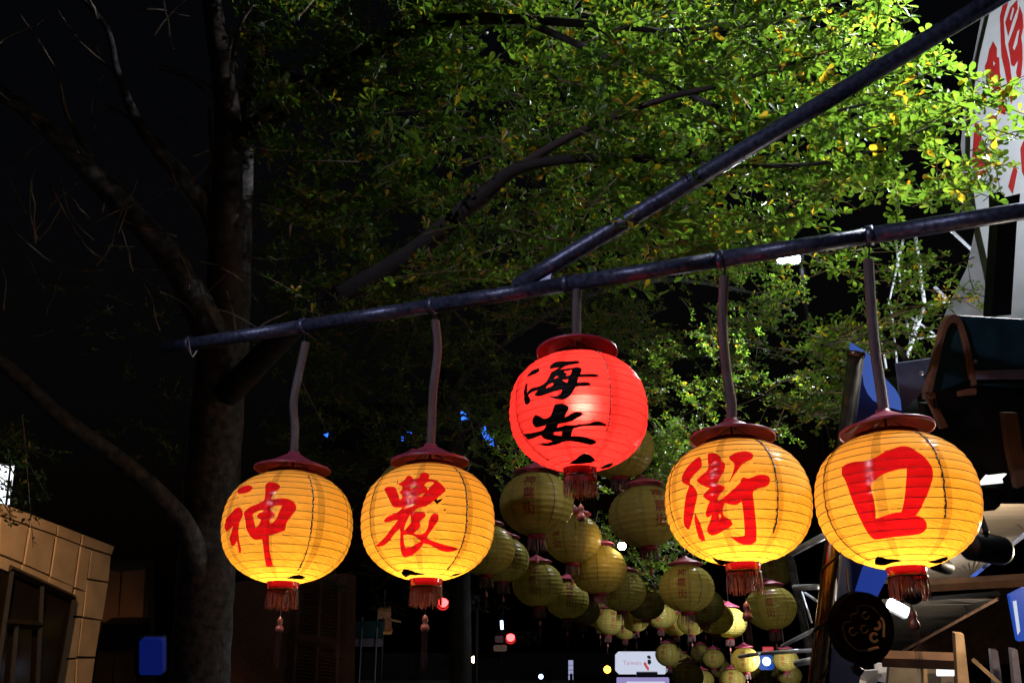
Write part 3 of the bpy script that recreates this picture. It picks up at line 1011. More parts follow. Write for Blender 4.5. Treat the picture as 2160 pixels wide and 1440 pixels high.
def lit_lantern(key, cx, cy, dpx, armx, army, chars, ink, pm, label, hatz, cords, tilt, hose, power, bulb, seed, fr_len=.27):
    p_arm = arm_at(armx)
    c = PY(cx, cy, p_arm.y)
    z = depth(c)
    a = dpx * z / FPX / 2
    rz = math.atan2(-(c.x - EYE.x), c.y - EYE.y)
    t = thing('lit_lantern', label, 'lantern', c, rz, group='lit lanterns hanging from the arm')
    rot = Matrix.Rotation(-rz, 3, 'Z')
    loops = []
    for ch in chars:
        s, x0, y0, txt = CH[ch]
        for lp in parse(txt):
            loops.append([px_to_lantern(x, y, c, rz, a) for x, y in smooth_loop(zpts(s, x0, y0, lp), 2)])
    tl = []
    s, x0, y0, txt = TORN[key]
    for lp in parse(txt):
        raw = []
        b = smooth_loop(zpts(s, x0, y0, lp), 1)
        xm, ym = sum(q_[0] for q_ in b) / len(b), max(q_[1] for q_ in b)
        b = [(xm + (x - xm) * 1.0, ym - (ym - y) * 1.25 - .5) for x, y in b]
        for x, y in b:
            raw.append((x + random.uniform(-1.2, 1.2), y + random.uniform(-.8, .8)))
        tl.append([px_to_lantern(x, y, c, rz, a) for x, y in raw])
    V, F = cdt(loops + tl, _grid)
    cen = V[F].mean(1)
    inch = inside(loops, cen)
    into = inside(tl, cen) & ~inch
    skin('paper_shade', V, F[~inch & ~into], a, pm, t)
    skin('painted_characters', V, F[inch], a, ink, t, off=.0004)
    for lp in tl:
        sel = into & inside([lp], cen)
        if sel.any():
            skin('torn_patch', V, F[sel], a, M['soot'], t, off=.002)
    hoopm = M['hoop_red'] if key == 'haian' else M['hoop']
    for i in range(0, NR + 1):
        pts = [on_lantern(2 * math.pi * k / 48, i / NR, a, .0012)[0] for k in range(48)]
        vs, fs = [], []
        for k in range(48):
            u = pts[k].normalized()
            rad = Vector((pts[k].x, pts[k].y, 0)).normalized()
            w = .0018
            vs += [pts[k] + rad * w, pts[k] - rad * w * .4 + EZ * w, pts[k] - rad * w * .4 - EZ * w]
        for k in range(48):
            k2 = (k + 1) % 48
            for e in range(3):
                fs.append((k * 3 + e, k2 * 3 + e, k2 * 3 + (e + 1) % 3, k * 3 + (e + 1) % 3))
        part('hoop', vs, fs, hoopm, t, True, world=False)
    rr = random.Random(seed)
    for lon, f0, f1, w, beads in cords:
        pts = []
        n = 60
        for k in range(n + 1):
            f = f0 + (f1 - f0) * k / n
            pts.append(on_lantern(R(lon) + rr.uniform(-.008, .008), f, a, .003)[0])
        part('seam_cord', *tube(pts, [w * rr.uniform(.5, 1.3) for _ in pts], 5), M['cord'], t, world=False)
        if beads:
            vf = [[], []]
            for k in range(2, n, 2):
                if rr.random() < .55:
                    vadd(vf, ball(tuple(on_lantern(R(lon) + rr.uniform(-.012, .012), f0 + (f1 - f0) * k / n, a, .006)[0]), .0032, 6))
            q = part('seam_beads', *vf, M['bead'], t, world=False)
            q['kind'] = 'stuff'
    # hat
    rt, zt = prof(0, a)
    rb_, zb_ = prof(1, a)
    R_ = a * .605
    zr = a * hatz
    hat = thing('hat', '', '', (0, 0, zr))
    for k in ('label', 'category'):
        del hat[k]
    hat.parent = t
    hat.rotation_euler = (R(tilt[0]), R(tilt[1]), 0)
    hh = a * .235
    part('cone', *lathe([(.035, hh + .015), (.04, hh), (R_ * .55, hh * .46), (R_ * .9, hh * .10), (R_, 0), (R_ * 1.0, -.012), (R_ * .985, -.014), (R_ * .97, -.004)], 48), M['hat'], hat, True, False)
    part('lining', *lathe([(.03, hh - .01), (R_ * .55, hh * .46 - .012), (R_ * .9, hh * .10 - .012), (R_ * .968, -.006)], 48), M['hat_in'], hat, True, False)
    vf = [[], []]
    for k in range(8):
        an = k * math.pi / 4
        vadd(vf, tube([Vector((.02 * math.cos(an), .02 * math.sin(an), hh - .04)), Vector((rt * .98 * math.cos(an), rt * .98 * math.sin(an), zt - zr + .01))], .003, 4))
    q = part('spokes', *vf, M['dark'], t, False, False)
    q.location = (0, 0, zr)
    part('neck_ring', *lathe([(rt * 1.0, zt - .004), (rt * 1.02, zt + .02), (rt * .98, zt + .022), (rt * .96, zt)], 40), M['hat_in'], t, True, False)
    # bulb holder and bulb
    part('bulb_holder', *tube([Vector((0, 0, zr + hh - .03)), Vector((bulb[0], bulb[1], bulb[2] * a + .07))], .008, 6), M['dark'], t, False, False)
    part('bulb', *ball((bulb[0], bulb[1], bulb[2] * a + .012), .028, 12, 1.2), M['bulb'], t, True, False)
    rc_ = .045 if key != 'haian' else .062
    part('bulb_baffle', *lathe([(.006, .02), (rc_ * .6, .012), (rc_, 0), (rc_ * .96, -.003), (.004, .008)], 20, (bulb[0], bulb[1], bulb[2] * a + .06)), M['dark'], t, True, False)  # unseen disc added to keep bulb light off the hat lining
    lo = lamp('bulb_light', (0, 0, 0), power, (1, .84, .55), radius=.045)
    lo.parent = t
    lo.location = (bulb[0], bulb[1] - .0, bulb[2] * a - .035)
    lo.data.shadow_soft_size = .04
    # collar, fringe, pendant
    hc = a * .115
    rc = a * .226
    part('collar', *lathe([(rb_ * .98, zb_ + .006), (rc * 1.03, zb_ - .004), (rc * 1.05, zb_ - hc * .4), (rc, zb_ - hc * .9), (rc * 1.04, zb_ - hc), (rc * .9, zb_ - hc)], 40), M['collar'], t, True, False)
    part('band', *lathe([(rc * 1.06, zb_ - hc * .92), (rc * 1.08, zb_ - hc), (rc * 1.06, zb_ - hc * 1.14)], 40), M['cord'], t, True, False)
    q = part('fringe', *fringe_mesh(rc * 1.03, a * fr_len, 150, seed), M['thread'], t, False, False)
    q.location = (0, 0, zb_ - hc)
    q['kind'] = 'stuff'
    zs = zb_ - hc
    L1 = a * (fr_len + .12)
    part('pendant_string', *tube([Vector((0, 0, zs)), Vector((0, 0, zs - L1))], .0025, 5), M['cord'], t, False, False)
    part('pendant_bead', *lathe([(.004, 0), (.014, -.012), (.018, -.03), (.012, -.045), (.022, -.06), (.026, -.078), (.018, -.092), (.004, -.095)], 16, (0, 0, zs - L1)), M['pend'], t, True, False)
    q = part('pendant_tassel', *fringe_mesh(.016, .2, 26, seed + 5), M['pend_dark'], t, False, False)
    q.location = (0, 0, zs - L1 - .09)
    q['kind'] = 'stuff'
    if key == 'kou':
        part('pendant_knot', *ball((.01, -.01, zs - L1 + .06), .045, 14, .9), M['dark'], t, True, False)
    # corrugated conduit from the arm down to the hat
    z_arm = p_arm.z
    up = spline([(*(rot @ (PY(hx, hy, p_arm.y) - c)),) for hx, hy in hose] + [(0, 0, zr + hh - .01)], 24)
    n = len(up)
    seglen = np.linalg.norm(np.diff(up, axis=0), axis=1).sum()
    cnt = int(seglen / .0072)
    pts, rad = [], []
    cum = np.concatenate([[0], np.cumsum(np.linalg.norm(np.diff(up, axis=0), axis=1))])
    rw = .0265
    for k in range(cnt * 2 + 1):
        s_ = seglen * k / (cnt * 2)
        pts.append(Vector([np.interp(s_, cum, up[:, e]) for e in range(3)]))
        rad.append(rw * (1.06 if k % 2 else .9))
    part('conduit', *tube(pts, rad, 12), M['conduit'], t, False, False)
    top_p = rot @ (p_arm - c)
    part('hanger_wire', *tube([top_p, Vector(up[2])], .005, 5), M['dark'], t, False, False)
    return t, a, c


LIT = {}
LIT['shen'] = lit_lantern('shen', 607, 1111, 270, 640, 690, ['shen'], M['ink_red'], M['paper_yellow'][0],
    'glowing yellow lantern painted with a red character 神, at the left end of the arm', .93,
    [(20, .14, .86, .004, True), (62, .15, .5, .0016, False)], (1, 1), [(645, 722), (630, 790), (619, 850), (622, 905)], 15, (0, -.02, -.31), 1)
LIT['nong'] = lit_lantern('nong', 903, 1100, 280, 912, 642, ['nong'], M['ink_red'], M['paper_yellow'][1],
    'glowing yellow lantern painted with a red character 農, second from the left', .93,
    [(33, .12, .88, .004, True), (-56, .1, .9, .0022, False)], (1, -1), [(918, 676), (923, 740), (914, 820), (911, 890)], 17, (0, -.02, -.31), 2)
LIT['haian'] = lit_lantern('haian', 1220, 868, 290, 1215, 593, ['hai', 'an'], M['ink_black'], M['paper_red'],
    'glowing red lantern painted with black characters 海安', .93,
    [(26, .08, .72, .003, True), (-60, .15, .9, .002, False)], (-5, 0), [(1218, 612), (1216, 650), (1216, 690)], 27, (.02, -.05, .13), 3)
LIT['jie'] = lit_lantern('jie', 1556, 1058, 302, 1530, 547, ['jie'], M['ink_red'], M['paper_yellow'][2],
    'glowing yellow lantern painted with a red character 街, right of the red lantern', .93,
    [(31, .1, .75, .004, True), (-64, .15, .92, .0022, False)], (-3, 0), [(1528, 584), (1524, 680), (1532, 780), (1543, 850)], 17, (0, -.02, -.31), 4)
LIT['kou'] = lit_lantern('kou', 1891, 1054, 330, 1835, 498, ['kou'], M['ink_red'], M['paper_yellow'][3],
    'largest glowing yellow lantern painted with a red 口, at the right end', .93,
    [(33, .1, .66, .0042, True), (-56, .1, .9, .0024, False)], (-2, -3), [(1832, 548), (1838, 650), (1846, 740), (1858, 820)], 18, (0, -.02, -.31), 5)

# ------------------------------------------------------------------ unlit lanterns
NR2 = 13


def prof2(f, a):
    ph = R(24) + (R(166) - R(24)) * f
    t = (f * NR2) % 1.0
    sw = 1 + .028 * (1 - (2 * t - 1) ** 2) - .012
    return a * math.sin(ph) * sw, a * .86 * math.cos(ph)


def build_unlit():
    D = {}
    vs, fs, uv = [], [], []
    seg, n = 48, NR2 * 4
    for i in range(n + 1):
        r, z = prof2(i / n, 1)
        for k in range(seg + 1):
            a = 2 * math.pi * k / seg - math.pi
            vs.append((r * math.sin(a), -r * math.cos(a), z))
    for i in range(n):
        for k in range(seg):
            b = i * (seg + 1) + k
            fs.append((b, b + seg + 1, b + seg + 2, b + 1))
    me = mesh('unlit_paper_shade', vs, fs, M['paper_faded'], True)
    ul = me.uv_layers.new(name='UVMap')
    for li, l in enumerate(me.loops):
        i, k = divmod(l.vertex_index, seg + 1)
        ul.data[li].uv = (k / seg, i / n)
    D['paper_shade'] = me
    D['hat'] = mesh('unlit_hat', *lathe([(.07, 1.16), (.1, 1.12), (.36, .99), (.58, .90), (.64, .87), (.64, .84), (.61, .845), (.35, .96), (.05, 1.09)], 32), M['hat'], True)
    zb_ = prof2(1, 1)[1]
    D['collar'] = mesh('unlit_collar', *lathe([(.235, zb_ + .01), (.25, zb_ - .03), (.245, zb_ - .12), (.2, zb_ - .12)], 24), M['hat_in'], True)
    v, f = fringe_mesh(.245, .33, 60, 3)
    D['fringe'] = mesh('unlit_fringe', [p + Vector((0, 0, zb_ - .12)) for p in v], f, M['pend_dark'])
    v, f = tube([(0, 0, zb_ - .1), (0, 0, zb_ - .6)], .008, 5)
    D['pendant_string'] = mesh('unlit_string', v, f, M['cord'])
    D['pendant_bead'] = mesh('unlit_bead', *lathe([(.01, 0), (.05, -.05), (.04, -.1), (.06, -.15), (.01, -.2)], 10, (0, 0, zb_ - .55)), M['pend'], True)
    v, f = fringe_mesh(.045, .5, 16, 8)
    D['pendant_tassel'] = mesh('unlit_tassel', [p + Vector((0, 0, zb_ - .73)) for p in v], f, M['pend_dark'])
    v, f = tube([(0, 0, 1.1), (0, 0, 2.6)], .012, 5)
    D['hanger_wire'] = mesh('unlit_wire', v, f, M['dark'])
    def on2(lon, zz, off):
        ph = math.acos(max(-1, min(1, zz / .86)))
        f_ = (ph - R(24)) / (R(166) - R(24))
        r, z = prof2(min(max(f_, 0), 1), 1)
        r += off
        return Vector((r * math.sin(lon), -r * math.cos(lon), zz))
    # seam cord with pale beads
    pts = [on2(R(28), .86 * math.cos(R(30 + 110 * k / 40)), .012) for k in range(41)]
    D['seam_cord'] = mesh('unlit_cord', *tube(pts, .008, 4), M['cord'])
    # printed characters down the front
    vs, fs = [], []
    for ch, zz in (('神', .42), ('農', .06), ('街', -.32)):
        V, F = text_mesh(ch, .35)
        bm = bmesh.new()
        bv = [bm.verts.new((x, y, 0)) for x, y, _ in V]
        for t in F:
            try:
                bm.faces.new([bv[i] for i in t])
            except ValueError:
                pass
        bmesh.ops.subdivide_edges(bm, edges=[e for e in bm.edges if e.calc_length() > .05], cuts=2, use_grid_fill=False)
        bmesh.ops.triangulate(bm, faces=bm.faces[:])
        bm.verts.index_update()
        o_ = len(vs)
        for v in bm.verts:
            zq = zz + v.co.y
            r = prof2((math.acos(max(-1, min(1, zq / .86))) - R(24)) / (R(142)), 1)[0]
            vs.append(on2(v.co.x / max(r, .3) - R(12), zq, .016))
        fs += [tuple(o_ + v.index for v in f.verts) for f in bm.faces]
        bm.free()
    D['printed_characters'] = mesh('unlit_characters', vs, fs, M['ink_dark'])
    return D


UD = build_unlit()
# (centre x, centre y, width in photo pixels, turn in degrees, label)
UNLIT = [
    (1132, 1062, 156, 0, 'largest unlit yellow lantern, lower left of the red lantern, with 神農街 facing the viewer'),
    (1304, 946, 150, -6, 'unlit lantern half hidden behind the right side of the red lantern'),
    (1360, 1088, 152, 38, 'unlit yellow lantern partly behind the 街 lantern, orange glow on its left side'),
    (872, 1032, 150, 0, 'unlit lantern almost hidden behind the 農 lantern, only its hat showing'),
    (1208, 1135, 121, -22, 'unlit lantern just below the red lantern, behind a hanging tassel'),
    (1024, 1159, 124, -25, 'unlit lantern half hidden behind the right side of the 農 lantern'),
    (1062, 1180, 109, 35, 'unlit lantern peeking out behind the one touching the 農 lantern'),
    (1134, 1232, 106, 0, 'unlit lantern hanging directly below the largest unlit one'),
    (1262, 1200, 119, -30, 'unlit lantern just left of and under the small white star light'),
    (1313, 1246, 99, -12, 'unlit lantern directly below the small white star light'),
    (1196, 1264, 92, 20, 'dim unlit lantern with a dark tassel hanging across its middle'),
    (1232, 1288, 68, 0, 'small dim unlit lantern low in the middle, tucked behind the tasselled one'),
    (1362, 1272, 80, 25, 'unlit lantern left of the plum hatted one, below the bush'),
    (1448, 1240, 116, 3, 'unlit lantern with a wide plum hat, hanging left of and below the 街 lantern'),
    (1484, 1277, 86, 15, 'unlit lantern tucked behind the plum hatted one'),
    (1508, 1303, 78, 0, 'second unlit lantern in the receding row behind the plum hatted one'),
    (1538, 1312, 74, -8, 'unlit lantern with a pale lit hat at the right end of the receding row'),
    (1284, 1311, 64, 30, 'small unlit lantern with red print on its right, above the white billboard'),
    (1318, 1326, 50, 0, 'tiny unlit lantern between two others above the white billboard'),
    (1394, 1297, 64, 0, 'small bright striped unlit lantern, left of the wide dark one'),
    (1424, 1316, 56, 0, 'small unlit lantern at the end of the bright striped pair'),
    (1636, 1198, 86, 0, 'dark unlit lantern right behind the bottom of the 街 lantern'),
    (1626, 1281, 106, 10, 'dark unlit lantern hanging below the fringe of the 街 lantern'),
    (1411, 1380, 57, -14, 'pale lantern in the low bright row overlapping the billboard'),
    (1478, 1377, 42, -10, 'narrow pale lantern behind hanging tassels in the low bright row'),
    (1505, 1388, 46, 8, 'pale lantern in the low row crossed by two dark tassels'),
    (1521, 1410, 44, 0, 'pale lantern just under the pair crossed by tassels'),
    (1572, 1391, 60, 4, 'pale lantern with a bright white hat and printed front in the low row'),
    (1657, 1391, 54, 0, 'pale lantern with a white hat nearest the bronze tube'),
    (1451, 1425, 66, 10, 'large pale lantern at the bottom edge right of the billboard'),
    (1482, 1434, 48, 0, 'pale lantern at the bottom edge tucked behind the large pale one'),
    (1545, 1434, 54, 5, 'pale lantern at the bottom edge under the white hatted one'),
    (1592, 1408, 46, 0, 'pale lantern behind the white hatted one, beside the blue lamp'),
    (1616, 1424, 46, -10, 'bright yellow lantern below the blue white lamp'),
    (1340, 1306, 58, 10, 'small striped lantern between the tiny one and the one below the bush'),
    (1262, 1296, 60, -10, 'small unlit lantern right below the one under the star light'),
    (1458, 1312, 60, 0, 'small unlit lantern right under the bottom of the plum hatted one'),
    (1438, 1396, 44, 0, 'pale lantern squeezed between the billboard one and the narrow one'),
    (1535, 1422, 40, 6, 'little pale lantern left of the white hatted one, near the bottom edge'),
    (1640, 1416, 44, 0, 'pale lantern just left of the one behind the bronze tube lantern'),
    (1666, 1424, 50, 0, 'pale lantern hanging behind and below the one by the bronze tube'),
]
for i, (cx, cy, dpx, turn, label) in enumerate(UNLIT):
    a = .30
    z = a * 2 * FPX / dpx
    c = P(cx, cy, z)
    rz = math.atan2(-(c.x), c.y) + R(turn)
    t = thing('unlit_lantern', label, 'lantern', c, rz, group='unlit yellow lanterns hung over the street')
    t.scale = (a, a, a)
    t.rotation_euler = (R(random.uniform(-3, 3)), R(random.uniform(-4, 4)), rz)
    for k, me in UD.items():
        if dpx < 60 and k in ('pendant_bead',):
            continue
        q = bpy.data.objects.new(k, me)
        COL.objects.link(q)
        q.parent = t
        if k in ('fringe', 'pendant_tassel'):
            q['kind'] = 'stuff'

stl = thing('star_light', 'small dazzling warm white lamp among the unlit lanterns', 'lamp', P(1312, 1151, 10.5))
part('bulb', *ball(P(1312, 1151, 10.5), 8.5 * 10.5 / FPX, 14), M['led_small'], stl, True)
part('socket', *tube([P(1312, 1128, 10.5), P(1312, 1146, 10.5)], .02, 8), M['dark'], stl)
lamp('star_lamp', P(1312, 1151, 10.2) + Vector((0, -.1, 0)), 7, (1, .62, .28), radius=.06, parent=stl)

# ------------------------------------------------------------------ trees
def limb(pts, m, parent, name='limb', seg=12, per=6, wob=.03):
    a = spline([(*P(x, y, z), r * z / FPX) for x, y, z, r in pts], per)
    rr = random.Random(len(pts) * 31 + int(pts[0][0]))
    rad = [max(q[3], .002) * (1 + rr.uniform(-wob, wob)) for q in a]
    return part(name, *tube([Vector(q[:3]) for q in a], rad, seg), m, parent, True)


LEAF = np.array([(0, 0, 0), (-.10, .40, .015), (.10, .40, .015), (-.215, .72, .05), (.215, .72, .05), (-.16, .93, .04), (.16, .93, .04), (0, 1.0, .0), (0, .40, -.02), (0, .74, -.03)])
LEAF_F = [(0, 8, 1), (0, 2, 8), (1, 8, 9, 3), (8, 2, 4, 9), (3, 9, 7, 5), (9, 4, 6, 7)]


def sample_region(poly, n, z0, z1, zexp=1.0, holes=()):
    a = np.array(poly, float)
    lo, hi = a.min(0), a.max(0)
    out = []
    while len(out) < n:
        xy = lo + RNG.random((n * 2, 2)) * (hi - lo)
        k = inside([poly], xy)
        for h in holes:
            k &= ~inside([h], xy)
        k &= np.array([mnoise.noise(Vector((x / 75, y / 55, z0))) + .5 * mnoise.noise(Vector((x / 33, y / 28, z1))) > -.04 for x, y in xy])
        out += list(xy[k])
    out = np.array(out[:n])
    z = z0 + (z1 - z0) * RNG.random(n) ** zexp
    return out, z


def make_foliage(parent, regions, singles=0, drop=0.0):
    """regions: (polygon, twig count, z0, z1, leaf length, heading) -> twigs and rosettes of leaves"""
    tw = [[], []]
    roots, mats, tints, lens = [], [], [], []
    for poly, n, z0, z1, L0, head, holes in regions:
        xy, zz = sample_region(poly, n, z0, z1, 1.0, holes)
        for (x, y), z in zip(xy, zz):
            p = P(x, y, z)
            d = Vector((head[0] + RNG.normal(0, .5), head[1] + RNG.normal(0, .5), head[2] + RNG.normal(0, .22))).normalized()
            ln = RNG.uniform(.3, .75)
            Lt = L0 * RNG.uniform(.65, 1.25)
            k = int(ln / .075)
            bend = Vector((RNG.normal(0, .12), RNG.normal(0, .12), RNG.normal(-.1, .12)))
            pts = []
            for i in range(5):
                t = i / 4
                pts.append(p + d * (ln * (t - .5)) + bend * (t * t * ln))
            vadd(tw, tube(pts, [.006, .005, .0042, .0034, .0022], 3, False))
            for i in range(k):
                t = (i + .6) / k
                base = p + d * (ln * (t - .5)) + bend * (t * t * ln)
                side = Vector(RNG.normal(0, 1, 3))
                side = (side - d * side.dot(d)).normalized()
                off = RNG.uniform(.0, .07) * (1 if i < k - 1 else 0)
                base = base + side * off
                ax = (Vector((0, 0, 1)) + side * .5 + d * .45 + Vector(RNG.normal(0, .35, 3))).normalized()
                x_ = ax.orthogonal().normalized()
                y_ = ax.cross(x_)
                m_ = RNG.integers(4, 8)
                ph = RNG.random() * 6.28
                sick = RNG.random() < .05
                rt = RNG.random() * .5
                for j in range(m_):
                    an = ph + j * 6.283 / m_ + RNG.normal(0, .25)
                    el = RNG.uniform(.05, .75)
                    dr = (x_ * math.cos(an) + y_ * math.sin(an)) * math.cos(el) + ax * math.sin(el)
                    dr = (dr + Vector((0, 0, -RNG.uniform(0, .35)))).normalized()
                    nn = (ax - dr * ax.dot(dr)).normalized()
                    nn = (Matrix.Rotation(RNG.normal(0, .35), 3, dr) @ nn)
                    xx = dr.cross(nn)
                    roots.append(base)
                    mats.append((xx, dr, nn))
                    l_ = Lt * RNG.uniform(.6, 1.15)
                    lens.append(l_)
                    if RNG.random() < (.5 if sick else .035):
                        tints.append(RNG.uniform(.93, 1))
                    else:
                        tints.append(min(rt + RNG.random() * .42, .9))
    B = np.array([tuple(r) for r in roots])
    Mx = np.array([[tuple(q) for q in m_] for m_ in mats])
    Ln = np.array(lens)
    T = np.array(tints)
    q = part('twigs', *tw, M['twig'], parent)
    q['kind'] = 'stuff'
    V = B[:, None, :] + np.einsum('vk,nkc->nvc', LEAF, Mx) * Ln[:, None, None]
    pick = np.zeros(len(B), bool)
    if singles:
        rel = B - np.array(EYE)
        zc = rel @ np.array(CF)
        u = 1080 + FPX * (rel @ np.array(CR)) / zc
        v = 720 - FPX * (rel @ np.array(CU)) / zc
        ok = (u > 1150) & (u < 2130) & (v > 10) & (v < 640)
        sz = np.where(ok, Ln / zc, 0)
        idx = np.argsort(-sz)[:singles]
        pick[idx] = True
    def build(sel, name):
        n = sel.sum()
        vv = V[sel].reshape(-1, 3)
        nv = len(LEAF)
        faces = []
        off = (np.arange(n) * nv)
        me = bpy.data.meshes.new(name)
        loops = np.concatenate([np.array(f) for f in LEAF_F])
        tot = np.array([len(f) for f in LEAF_F])
        nl = len(loops)
        me.vertices.add(len(vv))
        me.vertices.foreach_set('co', vv.reshape(-1))
        me.loops.add(n * nl)
        me.loops.foreach_set('vertex_index', (loops[None, :] + off[:, None]).reshape(-1).astype(np.int32))
        st = np.concatenate([[0], np.cumsum(tot)[:-1]])
        me.polygons.add(n * len(tot))
        me.polygons.foreach_set('loop_start', (st[None, :] + (np.arange(n) * nl)[:, None]).reshape(-1).astype(np.int32))
        me.polygons.foreach_set('use_smooth', np.ones(n * len(tot), bool))
        me.update(calc_edges=True)
        at = me.attributes.new('tint', 'FLOAT_COLOR', 'POINT')
        c = np.ones((n * nv, 4), np.float32)
        c[:, 0] = np.repeat(T[sel], nv)
        at.data.foreach_set('color', c.reshape(-1))
        me.materials.append(M['leaf'])
        return me
    q = link('leaves', build(~pick, 'leaves'), parent)
    q['kind'] = 'stuff'
    if singles:
        protos = []
        for k, tint in enumerate((.1, .3, .45, .6, .75, .96)):
            me = mesh('leaf', LEAF, LEAF_F, M['leaf'], True)
            at = me.attributes.new('tint', 'FLOAT_COLOR', 'POINT')
            at.data.foreach_set('color', np.tile(np.array([tint, 1, 1, 1], np.float32), len(LEAF)))
            protos.append((tint, me))
        pl = Vector(parent.location)
        for i in np.nonzero(pick)[0]:
            me = min(protos, key=lambda t: abs(t[0] - T[i]))[1]
            o_ = bpy.data.objects.new('leaf', me)
            COL.objects.link(o_)
            o_.parent = parent
            m4 = Matrix(Mx[i].T.tolist()).to_4x4()
            o_.matrix_local = Matrix.Translation(Vector(B[i]) - pl) @ m4 @ Matrix.Scale(Ln[i], 4)
    return len(B)


tb = P(415, 1500, 8.6)
t1 = thing('spreading_tree', 'big dark trunk at left whose spreading branches carry the leaves above the arm', 'tree', (tb.x, tb.y, 0))
trunk_pts = [(415, 1500, 8.6, 64), (432, 1250, 8.6, 60), (452, 950, 8.7, 56), (468, 740, 8.8, 52), (474, 640, 8.85, 44)]
a_ = spline([(tb.x, tb.y, 0, .30)] + [(*P(x, y, z), r * z / FPX) for x, y, z, r in trunk_pts], 8)
part('trunk', *tube([Vector(q[:3]) for q in a_], [q[3] * (1 + random.uniform(-.025, .025)) for q in a_], 20), M['bark'], t1, True)
limb([(470, 760, 8.7, 40), (400, 610, 8.5, 33), (330, 510, 8.3, 29), (200, 372, 8, 25), (120, 290, 7.8, 20), (30, 215, 7.6, 17), (-80, 150, 7.4, 14)], M['bark'], t1)
limb([(472, 720, 8.8, 42), (476, 480, 8.6, 35), (480, 250, 8.3, 28), (455, 60, 8.1, 22), (430, -90, 8, 18)], M['bark_red'], t1)
limb([(500, 760, 9.0, 26), (514, 450, 9.0, 19), (522, 250, 8.9, 16), (545, 60, 8.8, 13), (562, -70, 8.8, 10)], M['bark'], t1)
limb([(462, 520, 8.7, 17), (430, 430, 8.5, 18), (380, 370, 8.3, 19), (295, 265, 8.1, 14), (250, 160, 8, 8), (225, 60, 7.9, 6), (165, -10, 7.9, 4)], M['bark'], t1)
limb([(480, 830, 8.6, 30), (640, 675, 8.0, 24), (860, 540, 7.4, 22), (1020, 410, 7.0, 19), (1110, 350, 6.8, 12), (1300, 332, 6.6, 9), (1500, 352, 6.5, 4)], M['bark_shaded'], t1)
limb([(486, 310, 8.4, 26), (640, 200, 8, 22), (800, 100, 7.6, 19), (900, 50, 7.4, 15), (1100, 42, 7.2, 11), (1400, 66, 7, 5)], M['bark_red'], t1)
limb([(425, 1240, 8.5, 30), (398, 1120, 8.3, 22), (330, 1035, 8.0, 19), (240, 960, 7.8, 18), (130, 880, 7.5, 17), (0, 760, 7.2, 15), (-110, 680, 7, 13)], M['bark'], t1)
limb([(1020, 410, 7.0, 14), (1180, 300, 6.8, 9), (1380, 215, 6.6, 7), (1560, 170, 6.4, 5), (1800, 90, 6.2, 3)], M['bark_red'], t1)
limb([(1300, 332, 6.6, 7), (1520, 350, 6.5, 5), (1760, 340, 6.4, 4), (1960, 270, 6.3, 2.5)], M['bark'], t1, wob=.1)
limb([(1100, 42, 7.2, 8), (1350, 150, 6.9, 6), (1600, 250, 6.5, 4), (1850, 215, 6.3, 3)], M['bark'], t1, wob=.1)
limb([(560, 130, 8.6, 14), (640, 170, 8.4, 11), (760, 190, 8.2, 8), (930, 200, 8, 5)], M['bark'], t1, wob=.12)
limb([(1400, 66, 7, 5), (1700, 40, 6.6, 4), (1900, -20, 6.4, 3)], M['bark'], t1, wob=.1)
for pts in (((190, 330, 8, 7), (140, 240, 8, 6), (125, 170, 8, 4), (90, 100, 8, 2.5), (40, 30, 8, 2)), ((250, 160, 8, 4), (170, 90, 8, 3), (120, 20, 8, 2)), ((300, 270, 8.1, 4), (240, 230, 8.1, 3.5), (205, 215, 8, 2)),
            ((430, 190, 8.3, 3), (370, 150, 8.2, 2.5), (310, 130, 8.2, 1.5)), ((440, 230, 8.3, 4), (445, 330, 8.4, 5), (435, 400, 8.5, 6), (446, 450, 8.6, 9)), ((100, 380, 8, 3), (180, 520, 8, 3), (260, 560, 8, 2), (330, 570, 8, 1.5)),
            ((480, 250, 8.3, 5), (505, 60, 8.2, 4), (560, -10, 8.2, 3)), ((470, 200, 8.3, 4), (420, 170, 8.2, 3), (350, 140, 8.1, 2)), ((20, 480, 7.8, 2.5), (120, 560, 7.8, 2.5), (220, 570, 7.8, 1.5))):
    limb(list(pts), M['twig'], t1, 'branch', 6, 4, .12)

vf = [[], []]
rb2 = random.Random(21)
for k in range(70):
    x, y, z = rb2.uniform(-40, 640), rb2.uniform(-20, 720), rb2.uniform(7.0, 8.6)
    an, L_ = rb2.uniform(-2.6, .5), rb2.uniform(60, 170)
    pts = []
    for i in range(6):
        pts.append(P(x, y, z))
        an += rb2.uniform(-.35, .35)
        x += math.cos(an) * L_ / 5
        y += math.sin(an) * L_ / 5
        z += rb2.uniform(-.05, .05)
    vadd(vf, tube(pts, [.009, .008, .0065, .005, .004, .003], 4, False))
q = part('bare_twigs', *vf, M['twig'], t1)
q['kind'] = 'stuff'
SKYHOLE = [(1720, 445), (1840, 395), (2000, 440), (2000, 520), (1850, 700), (1640, 700), (1630, 545)]
HOLE2 = [(1640, 520), (1760, 500), (1790, 560), (1800, 690), (1650, 705), (1620, 600)]
REG_R = [(1380, -60), (1850, -60), (1930, 70), (2015, 95), (1990, 130), (2060, 165), (2130, 210), (2148, 290), (2100, 370), (2050, 425), (1880, 440), (1830, 395), (1730, 425), (1640, 500), (1500, 540), (1200, 590), (1150, 300)]
REG_M = [(900, -60), (1420, -60), (1420, 560), (1200, 600), (950, 620), (860, 300)]
REG_L = [(530, -60), (920, -60), (960, 620), (560, 690), (540, 300)]
